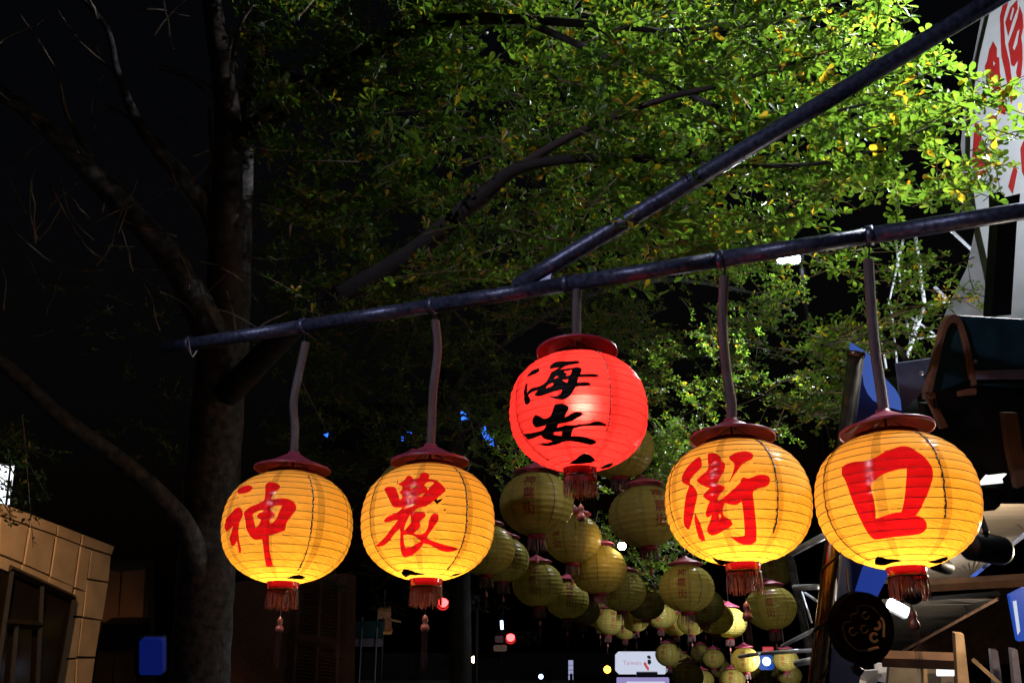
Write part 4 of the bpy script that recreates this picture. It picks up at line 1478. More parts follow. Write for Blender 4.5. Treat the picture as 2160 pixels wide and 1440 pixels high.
make_foliage(t1, [
    (REG_R, 400, 6.0, 8.4, .086, (.55, -.1, .02), (HOLE2,)),
    (REG_M, 340, 6.9, 8.9, .085, (.5, -.1, .0), ()),
    (REG_L, 230, 7.0, 9.2, .088, (.5, -.1, .0), ()),
    ([(-60, 900), (60, 930), (75, 1060), (40, 1080), (-60, 1060)], 26, 6.2, 6.9, .05, (.3, 0, -.3), ()),
    ([(250, 500), (430, 640), (430, 960), (200, 960), (100, 700)], 24, 9.4, 11.0, .06, (-.4, 0, .1), ()),
], singles=290)

tb2 = P(972, 1500, 14)
t2 = thing('street_tree', 'second tree with a dim grey trunk and lit grey branch behind the hanging lanterns', 'tree', (tb2.x, tb2.y, 0))
a_ = spline([(tb2.x, tb2.y, 0, .25)] + [(*P(x, y, z), r * z / FPX) for x, y, z, r in ((972, 1500, 14, 25), (970, 1250, 14, 23), (966, 1050, 13.8, 22), (950, 850, 13.6, 20), (940, 700, 13.2, 17))], 6)
part('trunk', *tube([Vector(q[:3]) for q in a_], [q[3] for q in a_], 14), M['bark_shaded'], t2, True)
limb([(560, 760, 13.2, 10), (660, 680, 13.1, 13), (760, 645, 13, 15), (870, 608, 13, 15), (935, 570, 12.8, 14), (922, 520, 12.8, 11), (1000, 492, 12.6, 8), (1150, 455, 12.4, 6), (1300, 400, 12, 4), (1450, 350, 12, 2)], M['bark'], t2)
limb([(935, 720, 13.2, 15), (940, 620, 12.9, 14), (938, 570, 12.8, 13)], M['bark'], t2)
limb([(940, 850, 13.6, 14), (1010, 760, 13.2, 9), (1200, 640, 12.8, 7), (1400, 590, 12.6, 5), (1600, 620, 12.4, 3)], M['bark'], t2)
REG_B = [(560, 600), (1000, 560), (1640, 500), (1640, 560), (1700, 640), (1650, 700), (1790, 700), (1835, 760), (1800, 880), (1720, 930), (1480, 880), (1100, 980), (760, 1010), (560, 960)]
REG_B2 = [(540, -50), (1500, -50), (1640, 500), (540, 640)]
REG_B3 = [(1060, 960), (1500, 860), (1470, 1180), (1380, 1260), (1240, 1180), (1150, 1000)]
make_foliage(t2, [
    (REG_B, 760, 9.5, 13.5, .062, (.3, 0, -.05), ()),
    (REG_B2, 260, 10.5, 14.0, .062, (.3, 0, 0), ()),
    (REG_B3, 170, 12.5, 15.0, .062, (.2, 0, -.1), ()),
    ([(700, 960), (1000, 1000), (1060, 1300), (700, 1300)], 60, 14, 17, .06, (.2, 0, -.1), ()),
])
nb = thing('blue_neon_sign', 'bright blue neon shapes glimpsed through the leaves left of the red lantern', 'sign', P(990, 900, 17))
neon = emit('blue_neon', (.035, .18, 1), 1.7)
for q in (((944, 868), (958, 862), (986, 872), (988, 884), (962, 888), (948, 884)), ((1014, 900), (1024, 898), (1026, 914), (1040, 924), (1042, 942), (1030, 936), (1018, 918)), ((858, 911), (868, 911), (868, 915), (858, 915)), ((682, 916), (692, 913), (690, 922)), ((846, 920), (851, 922), (850, 930), (846, 928)), ((880, 914), (892, 914), (892, 918), (880, 918))):
    part('neon_shape', *slab([P(x, y, 17) for x, y in q], CF, .04), neon, nb)
part('back_panel', *slab([P(670, 850, 17.1), P(1050, 850, 17.1), P(1050, 950, 17.1), P(670, 950, 17.1)], CF, .05), M['dark'], nb)

tb3 = P(1722, 1440, 12.5)
t3 = thing('young_tree', 'pale yellow green young tree between the red lantern and the 街 lantern', 'tree', (tb3.x, tb3.y, 0))
part('trunk', *tube([(tb3.x, tb3.y, 0), tb3, P(1660, 1150, 12.5), P(1540, 1020, 12), P(1430, 960, 11.5)], [.07, .06, .05, .04, .015], 8), M['bark'], t3, True)
make_foliage(t3, [([(1395, 905), (1440, 888), (1455, 930), (1440, 1010), (1385, 1040), (1370, 990)], 46, 10.6, 11.6, .055, (.1, 0, .6), ())])
tb4 = P(2330, 1250, 8.6)
t4 = thing('roadside_tree', 'leafy branches reaching in front of the white lattice tower on the right', 'tree', (tb4.x, tb4.y, 0))
part('trunk', *tube([(tb4.x, tb4.y, 0), (tb4.x, tb4.y, 2.6), P(2180, 920, 8.6), P(1960, 870, 8.6)], [.09, .08, .06, .05], 8), M['bark'], t4, True)
limb([(1960, 900, 8.6, 9), (1900, 740, 8.2, 6), (1800, 710, 7.8, 4), (1730, 740, 7.6, 3)], M['bark'], t4)
limb([(1760, 715, 7.8, 3), (1840, 680, 7.8, 3.5), (1960, 640, 7.8, 3), (2060, 625, 7.8, 2)], M['twig'], t4, 'branch', 6)
make_foliage(t4, [
    ([(1700, 700), (1790, 680), (1900, 640), (2040, 595), (2070, 640), (1960, 690), (1840, 740), (1830, 800), (1790, 880), (1700, 900), (1640, 800)], 66, 7.2, 8.4, .062, (.4, 0, .1), ()),
    ([(1860, 540), (1990, 525), (2000, 560), (1930, 600), (1850, 600)], 12, 7.4, 8, .06, (.5, 0, .1), ()),
    ([(1740, 535), (1840, 515), (1850, 560), (1760, 610)], 9, 6.6, 7.2, .062, (.5, 0, -.1), ()),
])

# ------------------------------------------------------------------ big tilted sign at top right
zs_ = 9.2
sg = thing('white_sign_tower', 'tall white sign with big red lettering rising at the top right corner', 'sign', (P(2250, 500, zs_).x, P(2250, 500, zs_).y, 0))
spl = Plane(P(2130, 300, zs_), Vector((-.62, -.78, 0)))
face = [(2108, -60), (2500, -60), (2560, 700), (2110, 700), (2085, 560), (2062, 460), (2046, 350), (2048, 230), (2066, 120)]
part('face_panel', *slab([spl.hit(*p) for p in face], -spl.n, .06), M['sign_white'], sg)
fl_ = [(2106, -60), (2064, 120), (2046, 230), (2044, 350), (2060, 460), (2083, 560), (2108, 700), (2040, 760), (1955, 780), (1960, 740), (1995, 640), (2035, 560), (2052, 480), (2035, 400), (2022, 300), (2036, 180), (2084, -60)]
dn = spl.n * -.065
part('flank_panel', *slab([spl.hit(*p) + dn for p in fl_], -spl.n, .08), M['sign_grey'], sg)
LT = '''
432,5 466,0 440,90 430,130 440,290 470,420 497,640 480,690 455,560 440,480 415,370 405,110
475,50 520,0 522,60 490,140 460,245 440,150
470,130 490,50 500,60 480,140
535,40 555,100 560,180 545,250 553,300 555,400 545,500 525,540 512,480 525,400 500,440 480,430 460,290 490,210 520,120
490,320 520,210 535,195 520,290 500,335
360,275 385,320 385,380 400,380 405,480 412,520 415,640 445,700 440,760 400,740 385,650 370,690 340,640 320,560 305,440 320,405 335,330
360,400 375,420 362,440
330,760 385,760 385,900 375,980 340,900
240,810 290,830 280,960 340,1080 310,1150 240,1180 220,1060
505,1070 520,1130 490,1280 460,1230 480,1150
555,940 580,900 600,1100 563,1160 550,1130 540,980'''
lps = [[spl.uv(spl.hit(x, y)) for x, y in zpts(.32, 1980, 0, lp_)] for lp_ in parse(LT)]
flat_print('lettering', lps, spl, .004, M['sign_red'], sg)
q0 = spl.hit(2300, 700)
part('post', *tube([(q0.x, q0.y + .3, 0), (q0.x, q0.y + .3, q0.z + 1)], .12, 8), M['steel'], sg)

# floodlights fixed to the sign, out of frame
fd = thing('flood_light', 'white floodlight fixed on the sign tower shining into the leaves', 'floodlight', P(2540, -280, 7.6))
part('housing', *box(P(2560, -285, 7.7), CR, CF, CU, .05, .2, .16, .02), M['dark'], fd)
part('bracket', *tube([P(2560, -285, 7.7), P(2620, -200, 8.6)], .025, 6), M['dark'], fd)
lamp('flood_lamp', P(2525, -280, 7.6), 3300, (.93, .97, 1), 'SPOT', aim=P(1800, 40, 6.2), radius=.07, cone=76, blend=1.0, parent=fd)
lamp('sign_lamp', P(2430, -60, 7.2), 190, (.9, .95, 1), 'SPOT', aim=spl.hit(2150, 250), radius=.08, cone=110, blend=.7, parent=fd)
fd5 = thing('flood_light', 'floodlight added on the sign tower to brighten the bare limbs at left', 'floodlight', P(2440, -60, 7.6))  # extra head, added only to brighten the left limbs
part('housing', *box(P(2455, -62, 7.65), CR, CF, CU, .05, .16, .12, .02), M['dark'], fd5)
part('bracket', *tube([P(2455, -62, 7.7), P(2520, -30, 8.6)], .025, 6), M['dark'], fd5)
lamp('limb_fill_lamp', P(2435, -60, 7.6), 3400, (.95, .96, 1), 'SPOT', aim=P(290, 330, 8.2), radius=.08, cone=24, blend=.6, parent=fd5)
fd2 = thing('flood_light', 'dazzling white floodlight seen just under the arm beyond the leaves', 'floodlight', P(1664, 547, 15))
for x in (1651, 1676):
    part('lamp_face', *box(P(x, 547, 15), CR, CF, CU, 11 * 15 / FPX, .03, 9 * 15 / FPX, .03), M['led'], fd2)
part('housing', *box(P(1664, 547, 15.1), CR, CF, CU, 30 * 15 / FPX, .06, 12 * 15 / FPX, .02), M['dark'], fd2)
q = P(1690, 547, 15.2)
part('pole', *tube([(q.x, q.y, 0), q], .05, 8), M['dark'], fd2)
lamp('flood_lamp_far', P(1664, 547, 14.8), 2200, (.9, .95, 1), 'SPOT', aim=P(1390, 1230, 12), radius=.2, cone=62, blend=.5, parent=fd2)

lamp('flood_lamp_up', P(1676, 547, 14.8), 1600, (.9, .95, 1), 'SPOT', aim=P(1760, 160, 8), radius=.2, cone=50, blend=.6, parent=fd2)

fd4 = thing('flood_light', 'unseen floodlight added beside the white lattice tower to brighten it', 'floodlight', P(2250, 760, 8.6))  # added out of view to brighten the lattice tubes
part('housing', *box(P(2258, 762, 8.65), CR, CF, CU, .10, .06, .08, .02), M['dark'], fd4)
part('stem', *tube([P(2258, 765, 8.7), P(2300, 700, 9.0)], .02, 6), M['dark'], fd4)
lamp('lattice_fill_lamp', P(2240, 755, 8.5), 380, (.85, .92, 1), 'SPOT', aim=P(1950, 600, 10.3), radius=.08, cone=80, blend=.6, parent=fd4)

# lattice tower
lt = thing('lattice_tower', 'white steel lattice scaffold between the arm and the rounded canopy', 'scaffold', (P(1920, 760, 10.5).x, P(1920, 760, 10.5).y, 0))
def lz(x, y):
    return (1700 + x * .3194, 400 + y * .3194)
for a, b, r, dz in (((715, 250), (785, 770), 9, 0), ((785, 760), (640, 1180), 9, 0), ((590, 300), (625, 640), 5, .3), ((665, 250), (600, 500), 6, .2), ((610, 470), (545, 760), 5, .25), ((735, 830), (640, 1180), 5, .3), ((560, 760), (605, 1180), 5, .3), ((485, 900), (530, 1180), 6, .2), ((785, 760), (940, 738), 6, .1), ((715, 985), (900, 960), 5, .1), ((690, 840), (850, 955), 5, .2), ((960, 270), (1150, 450), 8, .1), ((1090, 718), (1210, 705), 6, .1), ((655, 820), (690, 1000), 6, .2), ((1205, 220), (1150, 440), 5, .15), ((1160, 250), (1140, 400), 4, .15), ((850, 640), (1000, 800), 8, .2)):
    pa, pb = P(*lz(*a), 10.3 + dz), P(*lz(*b), 10.3 + dz)
    part('tube', *tube([pa, pb], r * .46 * 10.5 / FPX, 8), M['white_steel'], lt, True)
part('roof_block', *slab([P(1892, 800, 10.4), P(2090, 792, 10.4), P(2090, 900, 10.4), P(1900, 900, 10.4)], CF, .5), M['dark'], lt)
q = P(2250, 840, 10.6)
part('leg', *tube([P(2080, 850, 10.6), q, (q.x, q.y, 0)], .06, 8), M['dark'], lt)

# ------------------------------------------------------------------ kiosk with rounded canopy
bk = thing('black_post', 'black square post rising behind the right end of the arm', 'post', (P(2125, 650, 6.4).x, P(2125, 650, 6.4).y, 0))
pa, pb = P(2112, 700, 6.4), P(2132, 425, 6.4)
part('post', *slab([P(2092, 668, 6.4), P(2133, 664, 6.4), P(2148, 424, 6.4), P(2108, 430, 6.4)], CF, .12), M['dark'], bk)
part('bracket', *slab([P(2108, 436, 6.35), P(2108, 404, 6.35), P(2120, 416, 6.35), P(2152, 408, 6.35), P(2150, 436, 6.35)], CF, .14), M['dark'], bk)
kio = thing('kiosk', 'dark kiosk with a rounded teal canopy and rust coloured edge on the right', 'kiosk', (P(2100, 900, 6.2).x, P(2100, 900, 6.2).y, 0))
# canopy: an arch section swept to the right
arch = [(1952, 828), (1962, 790), (1975, 740), (1988, 690), (1998, 670), (2010, 664), (2022, 672), (2034, 700), (2046, 745), (2054, 790), (2058, 812)]
arch = [tuple(q_) for q_ in spline(arch, 3)]
zk = 6.0
SW = Vector((1.1, .12, -.02))
inn = [(2006 + (x - 2006) * .80, 828 + (y - 828) * .90) for x, y in arch]
vs, fs = [], []
n = len(arch)
for w in (Vector((0, 0, 0)), SW * 1.3):
    for x, y in arch:
        vs.append(P(x, y, zk) + w)
for i in range(n - 1):
    fs.append((i, i + 1, n + i + 1, n + i))
part('canopy_roof', vs, fs, M['teal'], kio, True)
vs, fs = [], []
for dz in (-.02, .05):
    for x, y in arch:
        vs.append(P(x, y, zk) + CF * dz + CU * .004)
    for x, y in inn:
        vs.append(P(x, y, zk) + CF * dz)
for i in range(n - 1):
    fs += [(i, i + 1, n + i + 1, n + i), (2 * n + i, 3 * n + i, 3 * n + i + 1, 2 * n + i + 1), (i, 2 * n + i, 2 * n + i + 1, i + 1), (n + i, n + i + 1, 3 * n + i + 1, 3 * n + i)]
part('canopy_edge', vs, fs, M['rust'], kio)
part('inner_panel', *slab([P(x, y, zk + .25) for x, y in inn[4:]] + [P(1990, 828, zk + .25)], CF, .02), M['teal_in'], kio)
part('trim', *slab([P(2050, 782, zk - .02), P(2400, 770, zk + .1), P(2400, 800, zk + .1), P(2052, 800, zk - .02)], CF, .03), mat('lilac_trim', (.25, .25, .42), .5), kio)
part('fascia', *slab([P(2046, 801, zk - .015), P(2400, 801, zk + .1), P(2400, 862, zk + .1), P(1978, 862, zk - .0), P(1975, 828, zk)], CF, .06), M['dark'], kio)
part('soffit', *slab([P(1952, 826, zk + .01), P(2060, 818, zk + .01), P(2060, 832, zk + .01), P(1952, 842, zk + .01)], CF, .05), M['rust'], kio)
part('side_plate', *slab([P(1891, 766, zk + .3), P(1968, 755, zk + .3), P(1952, 820, zk + .3), P(1905, 866, zk + .3)], CF, .03), M['greyblue'], kio)
part('bolt', *ball(P(1944, 787, zk + .28), .014, 8), M['steel'], kio)
part('bolt', *ball(P(2058, 762, zk - .04), .014, 8), M['steel'], kio)
part('back_wall', *slab([P(1950, 850, zk + .5), P(2420, 850, zk + .5), P(2420, 1062, zk + .5), P(2080, 1062, zk + .5), P(2040, 1010, zk + .5), P(1950, 1010, zk + .5)], CF, .1), M['dark'], kio)
part('strut', *slab([P(1956, 838, zk + .05), P(1970, 836, zk + .05), P(2000, 900, zk + .1), P(1986, 904, zk + .1)], CF, .04), M['rust'], kio)
part('bracket_arm', *slab([P(2118, 870, zk + .3), P(2146, 870, zk + .3), P(2170, 1020, zk + .3), P(2146, 1030, zk + .3), P(2128, 950, zk + .3)], CF, .06), M['wood_dark'], kio)
post_q = P(2300, 862, zk + .3)
part('corner_post', *tube([(post_q.x, post_q.y, 0), post_q], .06, 6), M['dark'], kio)

bt = thing('bronze_tube', 'tall leaning bronze metal tube left of the 口 lantern', 'post', (P(1722, 1440, 5.9).x, P(1722, 1440, 5.9).y, 0))
b0, b1 = P(1719, 1460, 5.9), P(1806, 745, 5.9)
bdn = (b1 - b0).normalized()
bbase = b0 - bdn * (b0.z / bdn.z)
part('tube', *tube([bbase, b0, b1], [17 * 5.9 / FPX] * 3, 18), M['bronze'], bt, True)
part('rim', *tube([b1 - bdn * .02, b1 + bdn * .015], 19 * 5.9 / FPX, 18), M['bronze'], bt, True)
vf = []
for k in range(60):
    s_ = k / 59
    c_ = b0 + (b1 - b0) * (s_ * .62)
    an = s_ * 22
    sd = bdn.cross(CF).normalized()
    vf.append(c_ + (sd * math.cos(an) - CF * math.sin(an)) * (19.5 * 5.9 / FPX))
part('wound_cable', *tube(vf, .006, 5), M['cord'], bt)

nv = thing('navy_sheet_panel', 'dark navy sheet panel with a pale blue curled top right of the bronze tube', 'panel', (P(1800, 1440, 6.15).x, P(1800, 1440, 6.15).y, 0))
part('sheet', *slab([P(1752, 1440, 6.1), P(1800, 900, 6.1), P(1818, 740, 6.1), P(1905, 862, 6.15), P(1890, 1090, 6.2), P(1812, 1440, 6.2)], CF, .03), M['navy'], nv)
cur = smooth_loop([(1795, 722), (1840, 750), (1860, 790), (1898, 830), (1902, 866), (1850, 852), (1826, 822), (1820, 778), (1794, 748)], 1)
part('curled_top', *slab([P(x, y, 6.0) for x, y in cur], CF, .02), emit('blue_lit_film_glow', (.10, .22, .85), .42), nv)  # own glow stands in for blue light falling on the film
part('lit_sheet', *slab([P(1800, 1260, 6.0), P(1822, 1192, 6.0), P(1880, 1198, 6.0), P(1852, 1256, 6.0)], CF, .01), emit('blue_lit_sheet_glow', (.03, .09, .6), .4), nv)  # glow put in for the blue-lit patch of the sheet

# round black hanging sign with pale line drawing
rd = thing('round_black_sign', 'round black hanging sign with a pale line drawing of circles, under the 口 lantern', 'sign', P(1822, 1325, 5.3))
rp_ = Plane(P(1822, 1325, 5.3), Vector((.10, -1, -.2)), CU)
kr = 5.3 / FPX
circ = [(67 * kr * math.cos(t * 2 * math.pi / 48), 75 * kr * math.sin(t * 2 * math.pi / 48)) for t in range(48)]
part('disc', *slab([rp_.at(u, v, 0) for u, v in circ], -rp_.n, .07), mat('matt_black_disc', (.0015, .0015, .0015), .8, spec=.05), rd)
def stroke(name, pts, w, m):
    part(name, *tube([rp_.at((x - 1822) * kr, -(y - 1325) * kr, .003) for x, y in pts], w * kr, 5), m, rd)
rp_lit = mat('white_line_paint', (.85, .85, .82), .4)
rp_dim = mat('shaded_line_paint', (.05, .05, .05), .4)  # darker copy of the white strokes, shade painted in
def zz(x, y):
    return (1700 + x * .21296, 1160 + y * .21296)
def arc(cx, cy, r, a0, a1, n=14):
    return [zz(cx + r * math.cos(R(a0 + (a1 - a0) * i / n)), cy + r * math.sin(R(a0 + (a1 - a0) * i / n))) for i in range(n + 1)]
stroke('line', arc(705, 745, 36, -60, 130), 3.4, rp_lit)
stroke('line', arc(672, 862, 38, 30, 320), 3.2, rp_lit)
stroke('line', [zz(*p) for p in ((752, 672), (775, 700), (782, 740), (775, 790), (768, 860))], 3, rp_lit)
stroke('line', [zz(*p) for p in ((600, 980), (640, 968), (680, 960), (708, 955))], 3, rp_lit)
for c_ in (((600, 650), 34), ((455, 800), 36), ((575, 780), 36)):
    stroke('line', arc(*c_[0], c_[1], 0, 300), 1.4, rp_dim)
stroke('line', [zz(*p) for p in ((370, 860), (355, 760), (375, 710), (440, 700), (450, 640), (520, 620), (530, 560), (610, 550), (690, 580), (740, 640))], 1.2, rp_dim)
stroke('line', [zz(*p) for p in ((370, 860), (420, 930), (500, 985), (600, 985))], 1.2, rp_dim)
part('hanger', *tube([P(1786, 1200, 5.4), P(1788, 1240, 5.36), P(1794, 1262, 5.34)], .006, 5), M['cord'], rd)
part('drop', *slab([P(1796, 1395, 5.3), P(1840, 1395, 5.3), P(1832, 1412, 5.3), P(1808, 1404, 5.3)], CF, .05), M['dark'], rd)
hb = thing('hanging_cup', 'little dark blue cup hanging on strings under the round black sign', 'ornament', P(1812, 1412, 5.3))
part('cup', *slab([P(1800, 1412, 5.3), P(1812, 1405, 5.3), P(1824, 1413, 5.3), P(1814, 1427, 5.3), P(1804, 1422, 5.3)], CF, .05), M['navy'], hb)
for x in (1805, 1811):
    part('string', *tube([P(x, 1395, 5.3), P(x + 1, 1410, 5.3)], .004, 4), M['dark'], hb)

# spot lamps
for (x0, y0, x1, y1, r, zl, lab) in ((2048, 1150, 2108, 1160, 31, 5.9, 'large black cylinder spotlight beside the 口 lantern'), (1972, 1188, 1996, 1196, 15, 6.1, 'small black spotlight just under the 口 lantern')):
    t = thing('spotlight', lab, 'spotlight', P(x0, y0, zl), group='black spotlights under the market roof')
    A, B = P(x0, y0, zl), P(x1, y1, zl + .1)
    d = (B - A).normalized()
    rr_ = r * zl / FPX
    part('barrel', *tube([A - d * .02, A, B, B + d * .03, B + d * .045], [rr_ * .8, rr_, rr_, rr_ * .93, rr_ * .7], 20), M['dark'], t, True)
    part('bracket', *tube([(A + B) / 2, P((x0 + x1) / 2 + 2, y0 - r, zl), P((x0 + x1) / 2 - 14, y0 - r * 2.4, zl + .1)], [.018, .018, .018], 8), M['dark'], t)
jb = thing('black_junction_box', 'black box fixed at the end of the market roof right of the 口 lantern', 'box', P(2085, 1056, 6.3))
part('box', *slab([P(2050, 1030, 6.3), P(2112, 1034, 6.3), P(2110, 1066, 6.3), P(2098, 1076, 6.3), P(2050, 1080, 6.3)], CF, .2), M['dark'], jb)
part('lid', *slab([P(2050, 1026, 6.28), P(2114, 1030, 6.28), P(2113, 1036, 6.28), P(2050, 1032, 6.28)], CF, .22), M['frame_dark'], jb)
ar = thing('arrow_panel', 'small bright white arrow shaped panel pointing at the 口 lantern', 'sign', P(2090, 1012, 6.2))
part('panel', *slab([P(2066, 1023, 6.2), P(2084, 1002, 6.2), P(2090, 1003, 6.2), P(2124, 999, 6.2), P(2114, 1009, 6.2), P(2116, 1018, 6.2)], CF, .03), M['arrow'], ar)
part('backing', *slab([P(2070, 1022, 6.24), P(2118, 1017, 6.24), P(2118, 1024, 6.24), P(2070, 1028, 6.24)], CF, .03), M['dark'], ar)

# ------------------------------------------------------------------ market stall roofs
mk = thing('market_roof', 'corrugated market stall roof seen from below in warm light behind the 口 lantern', 'roof', (P(2050, 1440, 8).x, P(2050, 1440, 8).y, 0))


def ceiling(name, loops, h, m, parent, amp=.025, step=.16):
    """underside of a level corrugated roof at height h, ridges running across the street"""
    L_ = [[tuple(PZ(x, y, h).xy) for x, y in lp_] for lp_ in loops]
    a = np.array(L_[0])
    lo, hi = a.min(0), a.max(0)
    gx_, gy_ = np.meshgrid(np.linspace(lo[0], hi[0], 6), np.arange(lo[1], hi[1], step / 4))
    ex = np.stack([gx_.ravel(), gy_.ravel()], 1)
    ex = ex[inside(L_, ex)]
    V, F = cdt(L_, [tuple(e) for e in ex])
    F = F[inside(L_, V[F].mean(1))]
    vs = [Vector((x, y, h + amp * math.sin(y * 2 * math.pi / step))) for x, y in V]
    return part(name, vs, F, m, parent, True)


ceiling('roof_sheet', [[(1985, 1060), (2110, 1040), (2400, 1010), (2400, 1050), (2165, 1122), (2048, 1216), (1960, 1222), (1860, 1226), (1860, 1060)]], 3.2, M['corr'], mk)
ceiling('roof_sheet', [[(1860, 1262), (1985, 1264), (2102, 1262), (2040, 1296), (1960, 1345), (1905, 1372), (1870, 1378)]], 2.9, M['corr'], mk, .018)
def beam(a, b, za, zb2, r, m, name='beam'):
    part(name, *tube([P(*a, za), P(*b, zb2)], r, 4), m, mk)
beam((1930, 1236), (2170, 1222), 9.0, 8.6, .055, M['wood_dark'])
beam((2048, 1218), (2175, 1115), 9.6, 6.6, .02, M['blue'], 'blue_trim')
beam((1860, 1388), (2022, 1394), 7.4, 7.2, .06, M['wood_dark'])
beam((1905, 1372), (2105, 1262), 11.0, 9.4, .015, M['wood_dark'])
beam((1880, 1268), (2110, 1250), 10.0, 9.4, .02, M['dark'])
part('dark_ceiling', *slab([P(2110, 1240, 19), P(2400, 1100, 19), P(2400, 1400, 19), P(1900, 1400, 19), P(1960, 1345, 19)], CF, .1), M['wood_dark'], mk)
for (x0, y0, x1, y1, w, zq, m) in ((2024, 1335, 2036, 1480, 13, 7.0, 'wood'), (1951, 1398, 1955, 1480, 5, 7.6, 'wood'), (2098, 1370, 2110, 1480, 10, 8, 'pale_sign'), (2140, 1368, 2152, 1480, 9, 7.6, 'pale_sign')):
    t_, b_ = P(x0, y0, zq), P(x1, y1, zq)
    part('post', *slab([P(x0 - w * .7, y0, zq), P(x0 + w * .7, y0 + 2, zq), P(x1 + w, y1, zq), P(x1 - w, y1, zq)], CF, .05), M[m], mk)
beam((2052, 1390), (2108, 1440), 7.8, 7.8, .018, M['wood'])
part('counter_board', *slab([P(1876, 1408, 8.2), P(2010, 1402, 8.2), P(2016, 1480, 8.2), P(1870, 1480, 8.2)], CF, .05), mat('khaki_board', (.26, .21, .14), .7), mk)
wl = thing('white_label_plate', 'bright white rectangular plate under the market beam', 'sign', P(1994, 1412, 8.0))
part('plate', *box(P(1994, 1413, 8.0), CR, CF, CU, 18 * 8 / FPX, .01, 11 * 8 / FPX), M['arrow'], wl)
part('clip', *box(P(1994, 1401, 8.0), CR, CF, CU, 10 * 8 / FPX, .015, 2 * 8 / FPX), M['steel'], wl)
aw = thing('stall_awnings', 'pale folded stall awnings lit white at the bottom below the round sign', 'awning', P(1840, 1430, 8.4))
for q in (((1786, 1412), (1798, 1394), (1818, 1402), (1800, 1412)), ((1845, 1398), (1872, 1400), (1872, 1440), (1852, 1436)), ((1780, 1418), (1852, 1412), (1850, 1446), (1766, 1446)), ((1856, 1416), (1872, 1414), (1870, 1426))):
    part('fold', *slab([P(x, y, 8.4 + random.uniform(-.1, .1)) for x, y in q], CF, .03), M['white'], aw)
bx = thing('blue_light_box', 'blue and white backlit box sign at the right edge', 'sign', P(2150, 1300, 6.6))
part('box', *slab([P(2130, 1256, 6.6), P(2162, 1240, 6.6), P(2200, 1245, 6.6), P(2200, 1345, 6.6), P(2148, 1352, 6.6)], CF, .04), M['lit_blue'], bx)
part('white_stripe', *slab([P(2137, 1268, 6.59), P(2144, 1266, 6.59), P(2152, 1330, 6.59), P(2147, 1338, 6.59)], CF, .005), M['lit_white'], bx)
tl_ = thing('fluorescent_lamp', 'white fluorescent lamp glowing behind the tassel of the 口 lantern', 'lamp', P(1900, 1280, 9.6))
part('tube', *tube([P(1876, 1270, 9.6), P(1912, 1290, 9.6)], .05, 10), M['tube_white'], tl_)
part('fitting', *tube([P(1872, 1272, 9.75), P(1912, 1294, 9.75)], .06, 6), M['steel'], tl_)
lamp('fluorescent_light', P(1905, 1290, 9.4) + Vector((0, 0, -.1)), 42, (1, .93, .84), radius=.15, parent=tl_)
bulb_ = thing('stall_bulb', 'warm bare bulb hanging under the market roof out of view', 'lamp', P(2260, 1180, 6.6))
part('bulb', *ball(P(2260, 1180, 6.6), .04, 10), M['bulb'], bulb_)
part('flex', *tube([P(2260, 1174, 6.6), P(2260, 1060, 6.6)], .006, 5), M['dark'], bulb_)
lamp('stall_light', P(2260, 1186, 6.55), 120, (1, .80, .58), radius=.05, parent=bulb_)

# pipe frame beyond the lanterns
pf = thing('pipe_frame', 'galvanised pipe frame joined to the bronze tube beyond the lanterns', 'frame', P(1700, 1300, 10))
for a, b, r in (((1670, 1166), (1742, 1128), 7), ((1676, 1238), (1724, 1237), 6), ((1650, 1362), (1716, 1328), 4), ((1596, 1378), (1716, 1370), 4), ((1680, 1398), (1714, 1392), 7), ((1692, 1248), (1712, 1312), 2), ((1698, 1250), (1722, 1266), 3), ((1560, 1384), (1600, 1378), 4)):
    part('pipe', *tube([P(*a, 10), P(*b, 9.4)], r * 9.7 / FPX, 10), M['steel'], pf, True)
part('upright', *tube([(P(1735, 1440, 9.6).x, P(1735, 1440, 9.6).y, 0), P(1752, 1120, 9.6)], .04, 8), M['steel'], pf)
fd3 = thing('flood_light', 'unseen floodlight added above the low pale lanterns to light them', 'floodlight', P(1640, 1180, 15.4))  # added behind the lanterns, unseen, to light the low row
part('housing', *box(P(1640, 1165, 15.5), CR, CF, CU, .12, .05, .08, .02), M['dark'], fd3)
part('stem', *tube([P(1640, 1165, 15.6), P(1760, 1150, 15.6)], .02, 6), M['dark'], fd3)
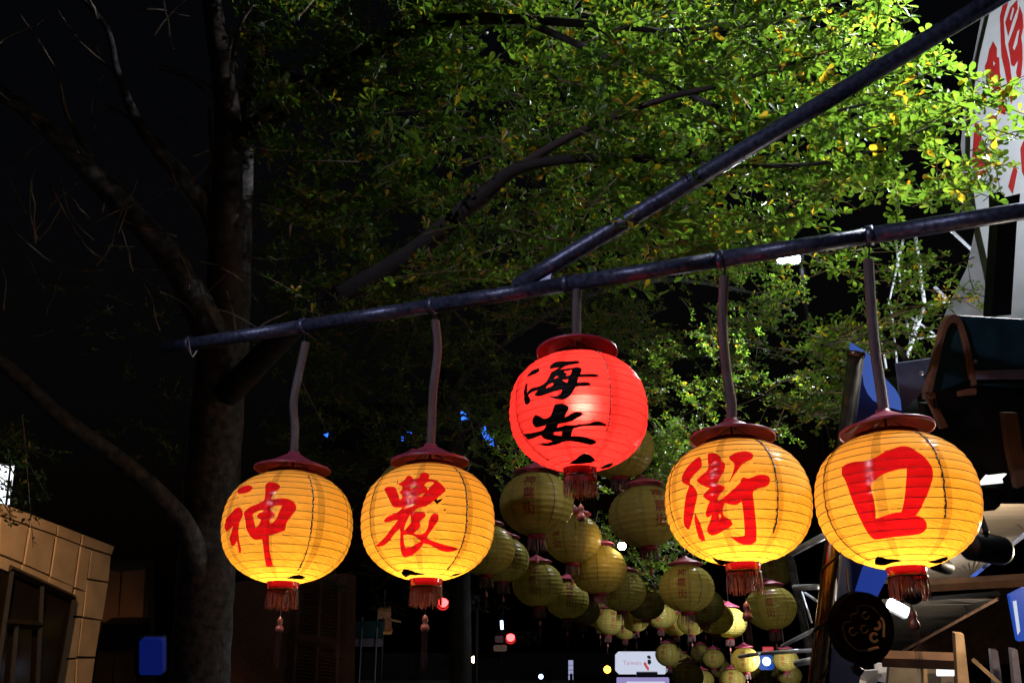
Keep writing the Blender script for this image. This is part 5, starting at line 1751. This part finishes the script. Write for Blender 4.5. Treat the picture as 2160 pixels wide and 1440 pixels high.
lamp('low_fill_lamp', P(1640, 1180, 15.4), 2200, (.95, .97, 1), 'SPOT', aim=P(1530, 1390, 21), radius=.12, cone=76, blend=.5, parent=fd3)

shl = thing('row_fill_lamp', 'small lamp added out of sight behind the bronze tube to light the low lanterns', 'lamp', P(1724, 1392, 20.5))  # invented lamp, kept out of sight, brightens the lowest lanterns
part('shade', *box(P(1724, 1388, 20.5), CR, CF, CU, .09, .06, .05, .02), M['dark'], shl)
part('stem', *tube([P(1724, 1388, 20.6), (P(1728, 1388, 20.6).x, P(1728, 1388, 20.6).y, 0)], .02, 6), M['dark'], shl)
lamp('row_fill_light', P(1716, 1390, 20.2), 950, (1, .97, .92), 'SPOT', aim=P(1500, 1405, 22.5), radius=.08, cone=110, blend=.5, parent=shl)

# street lamp left of the viewer that picks out hats and conduits
sl2 = thing('street_lamp', 'cool white street lamp left of the lanterns above the pavement', 'street lamp', (-3.4, 1.0, 0))
part('pole', *tube([(-3.6, .8, 0), (-3.6, .8, 6.0), (-3.3, 1.1, 6.35)], [.08, .06, .04], 10), M['dark'], sl2)
part('lamp_head', *box((-3.15, 1.25, 6.36), EX, EY, EZ, .24, .12, .05, .03), M['dark'], sl2)
lamp('cool_light', (-3.1, 1.3, 6.28), 740, (.86, .82, 1), 'SPOT', aim=(.5, 5.0, 2.85), radius=.1, cone=74, blend=.45, parent=sl2)

# dark far block that closes the street
fb = thing('far_building', 'dark unlit block closing the end of the street behind the signals', 'building', (P(1150, 1440, 75).x, P(1150, 1440, 75).y, 0))
c_ = P(1150, 1440, 75)
part('wall', *abox(c_.x - 14, c_.x + 9, c_.y, c_.y + 8, 0, 7.5), mat('dark_plaster', (.05, .04, .04), .8), fb)
part('ledge', *abox(c_.x - 14, c_.x + 9, c_.y - .3, c_.y - .002, 5.2, 5.5), mat('grey_ledge', (.2, .2, .2), .8), fb)
for k in range(6):
    w_ = part('window', *abox(c_.x - 12 + k * 3.4, c_.x - 10.4 + k * 3.4, c_.y - .05, c_.y - .003, 2.2, 4.4), M['dark_glass'], fb)
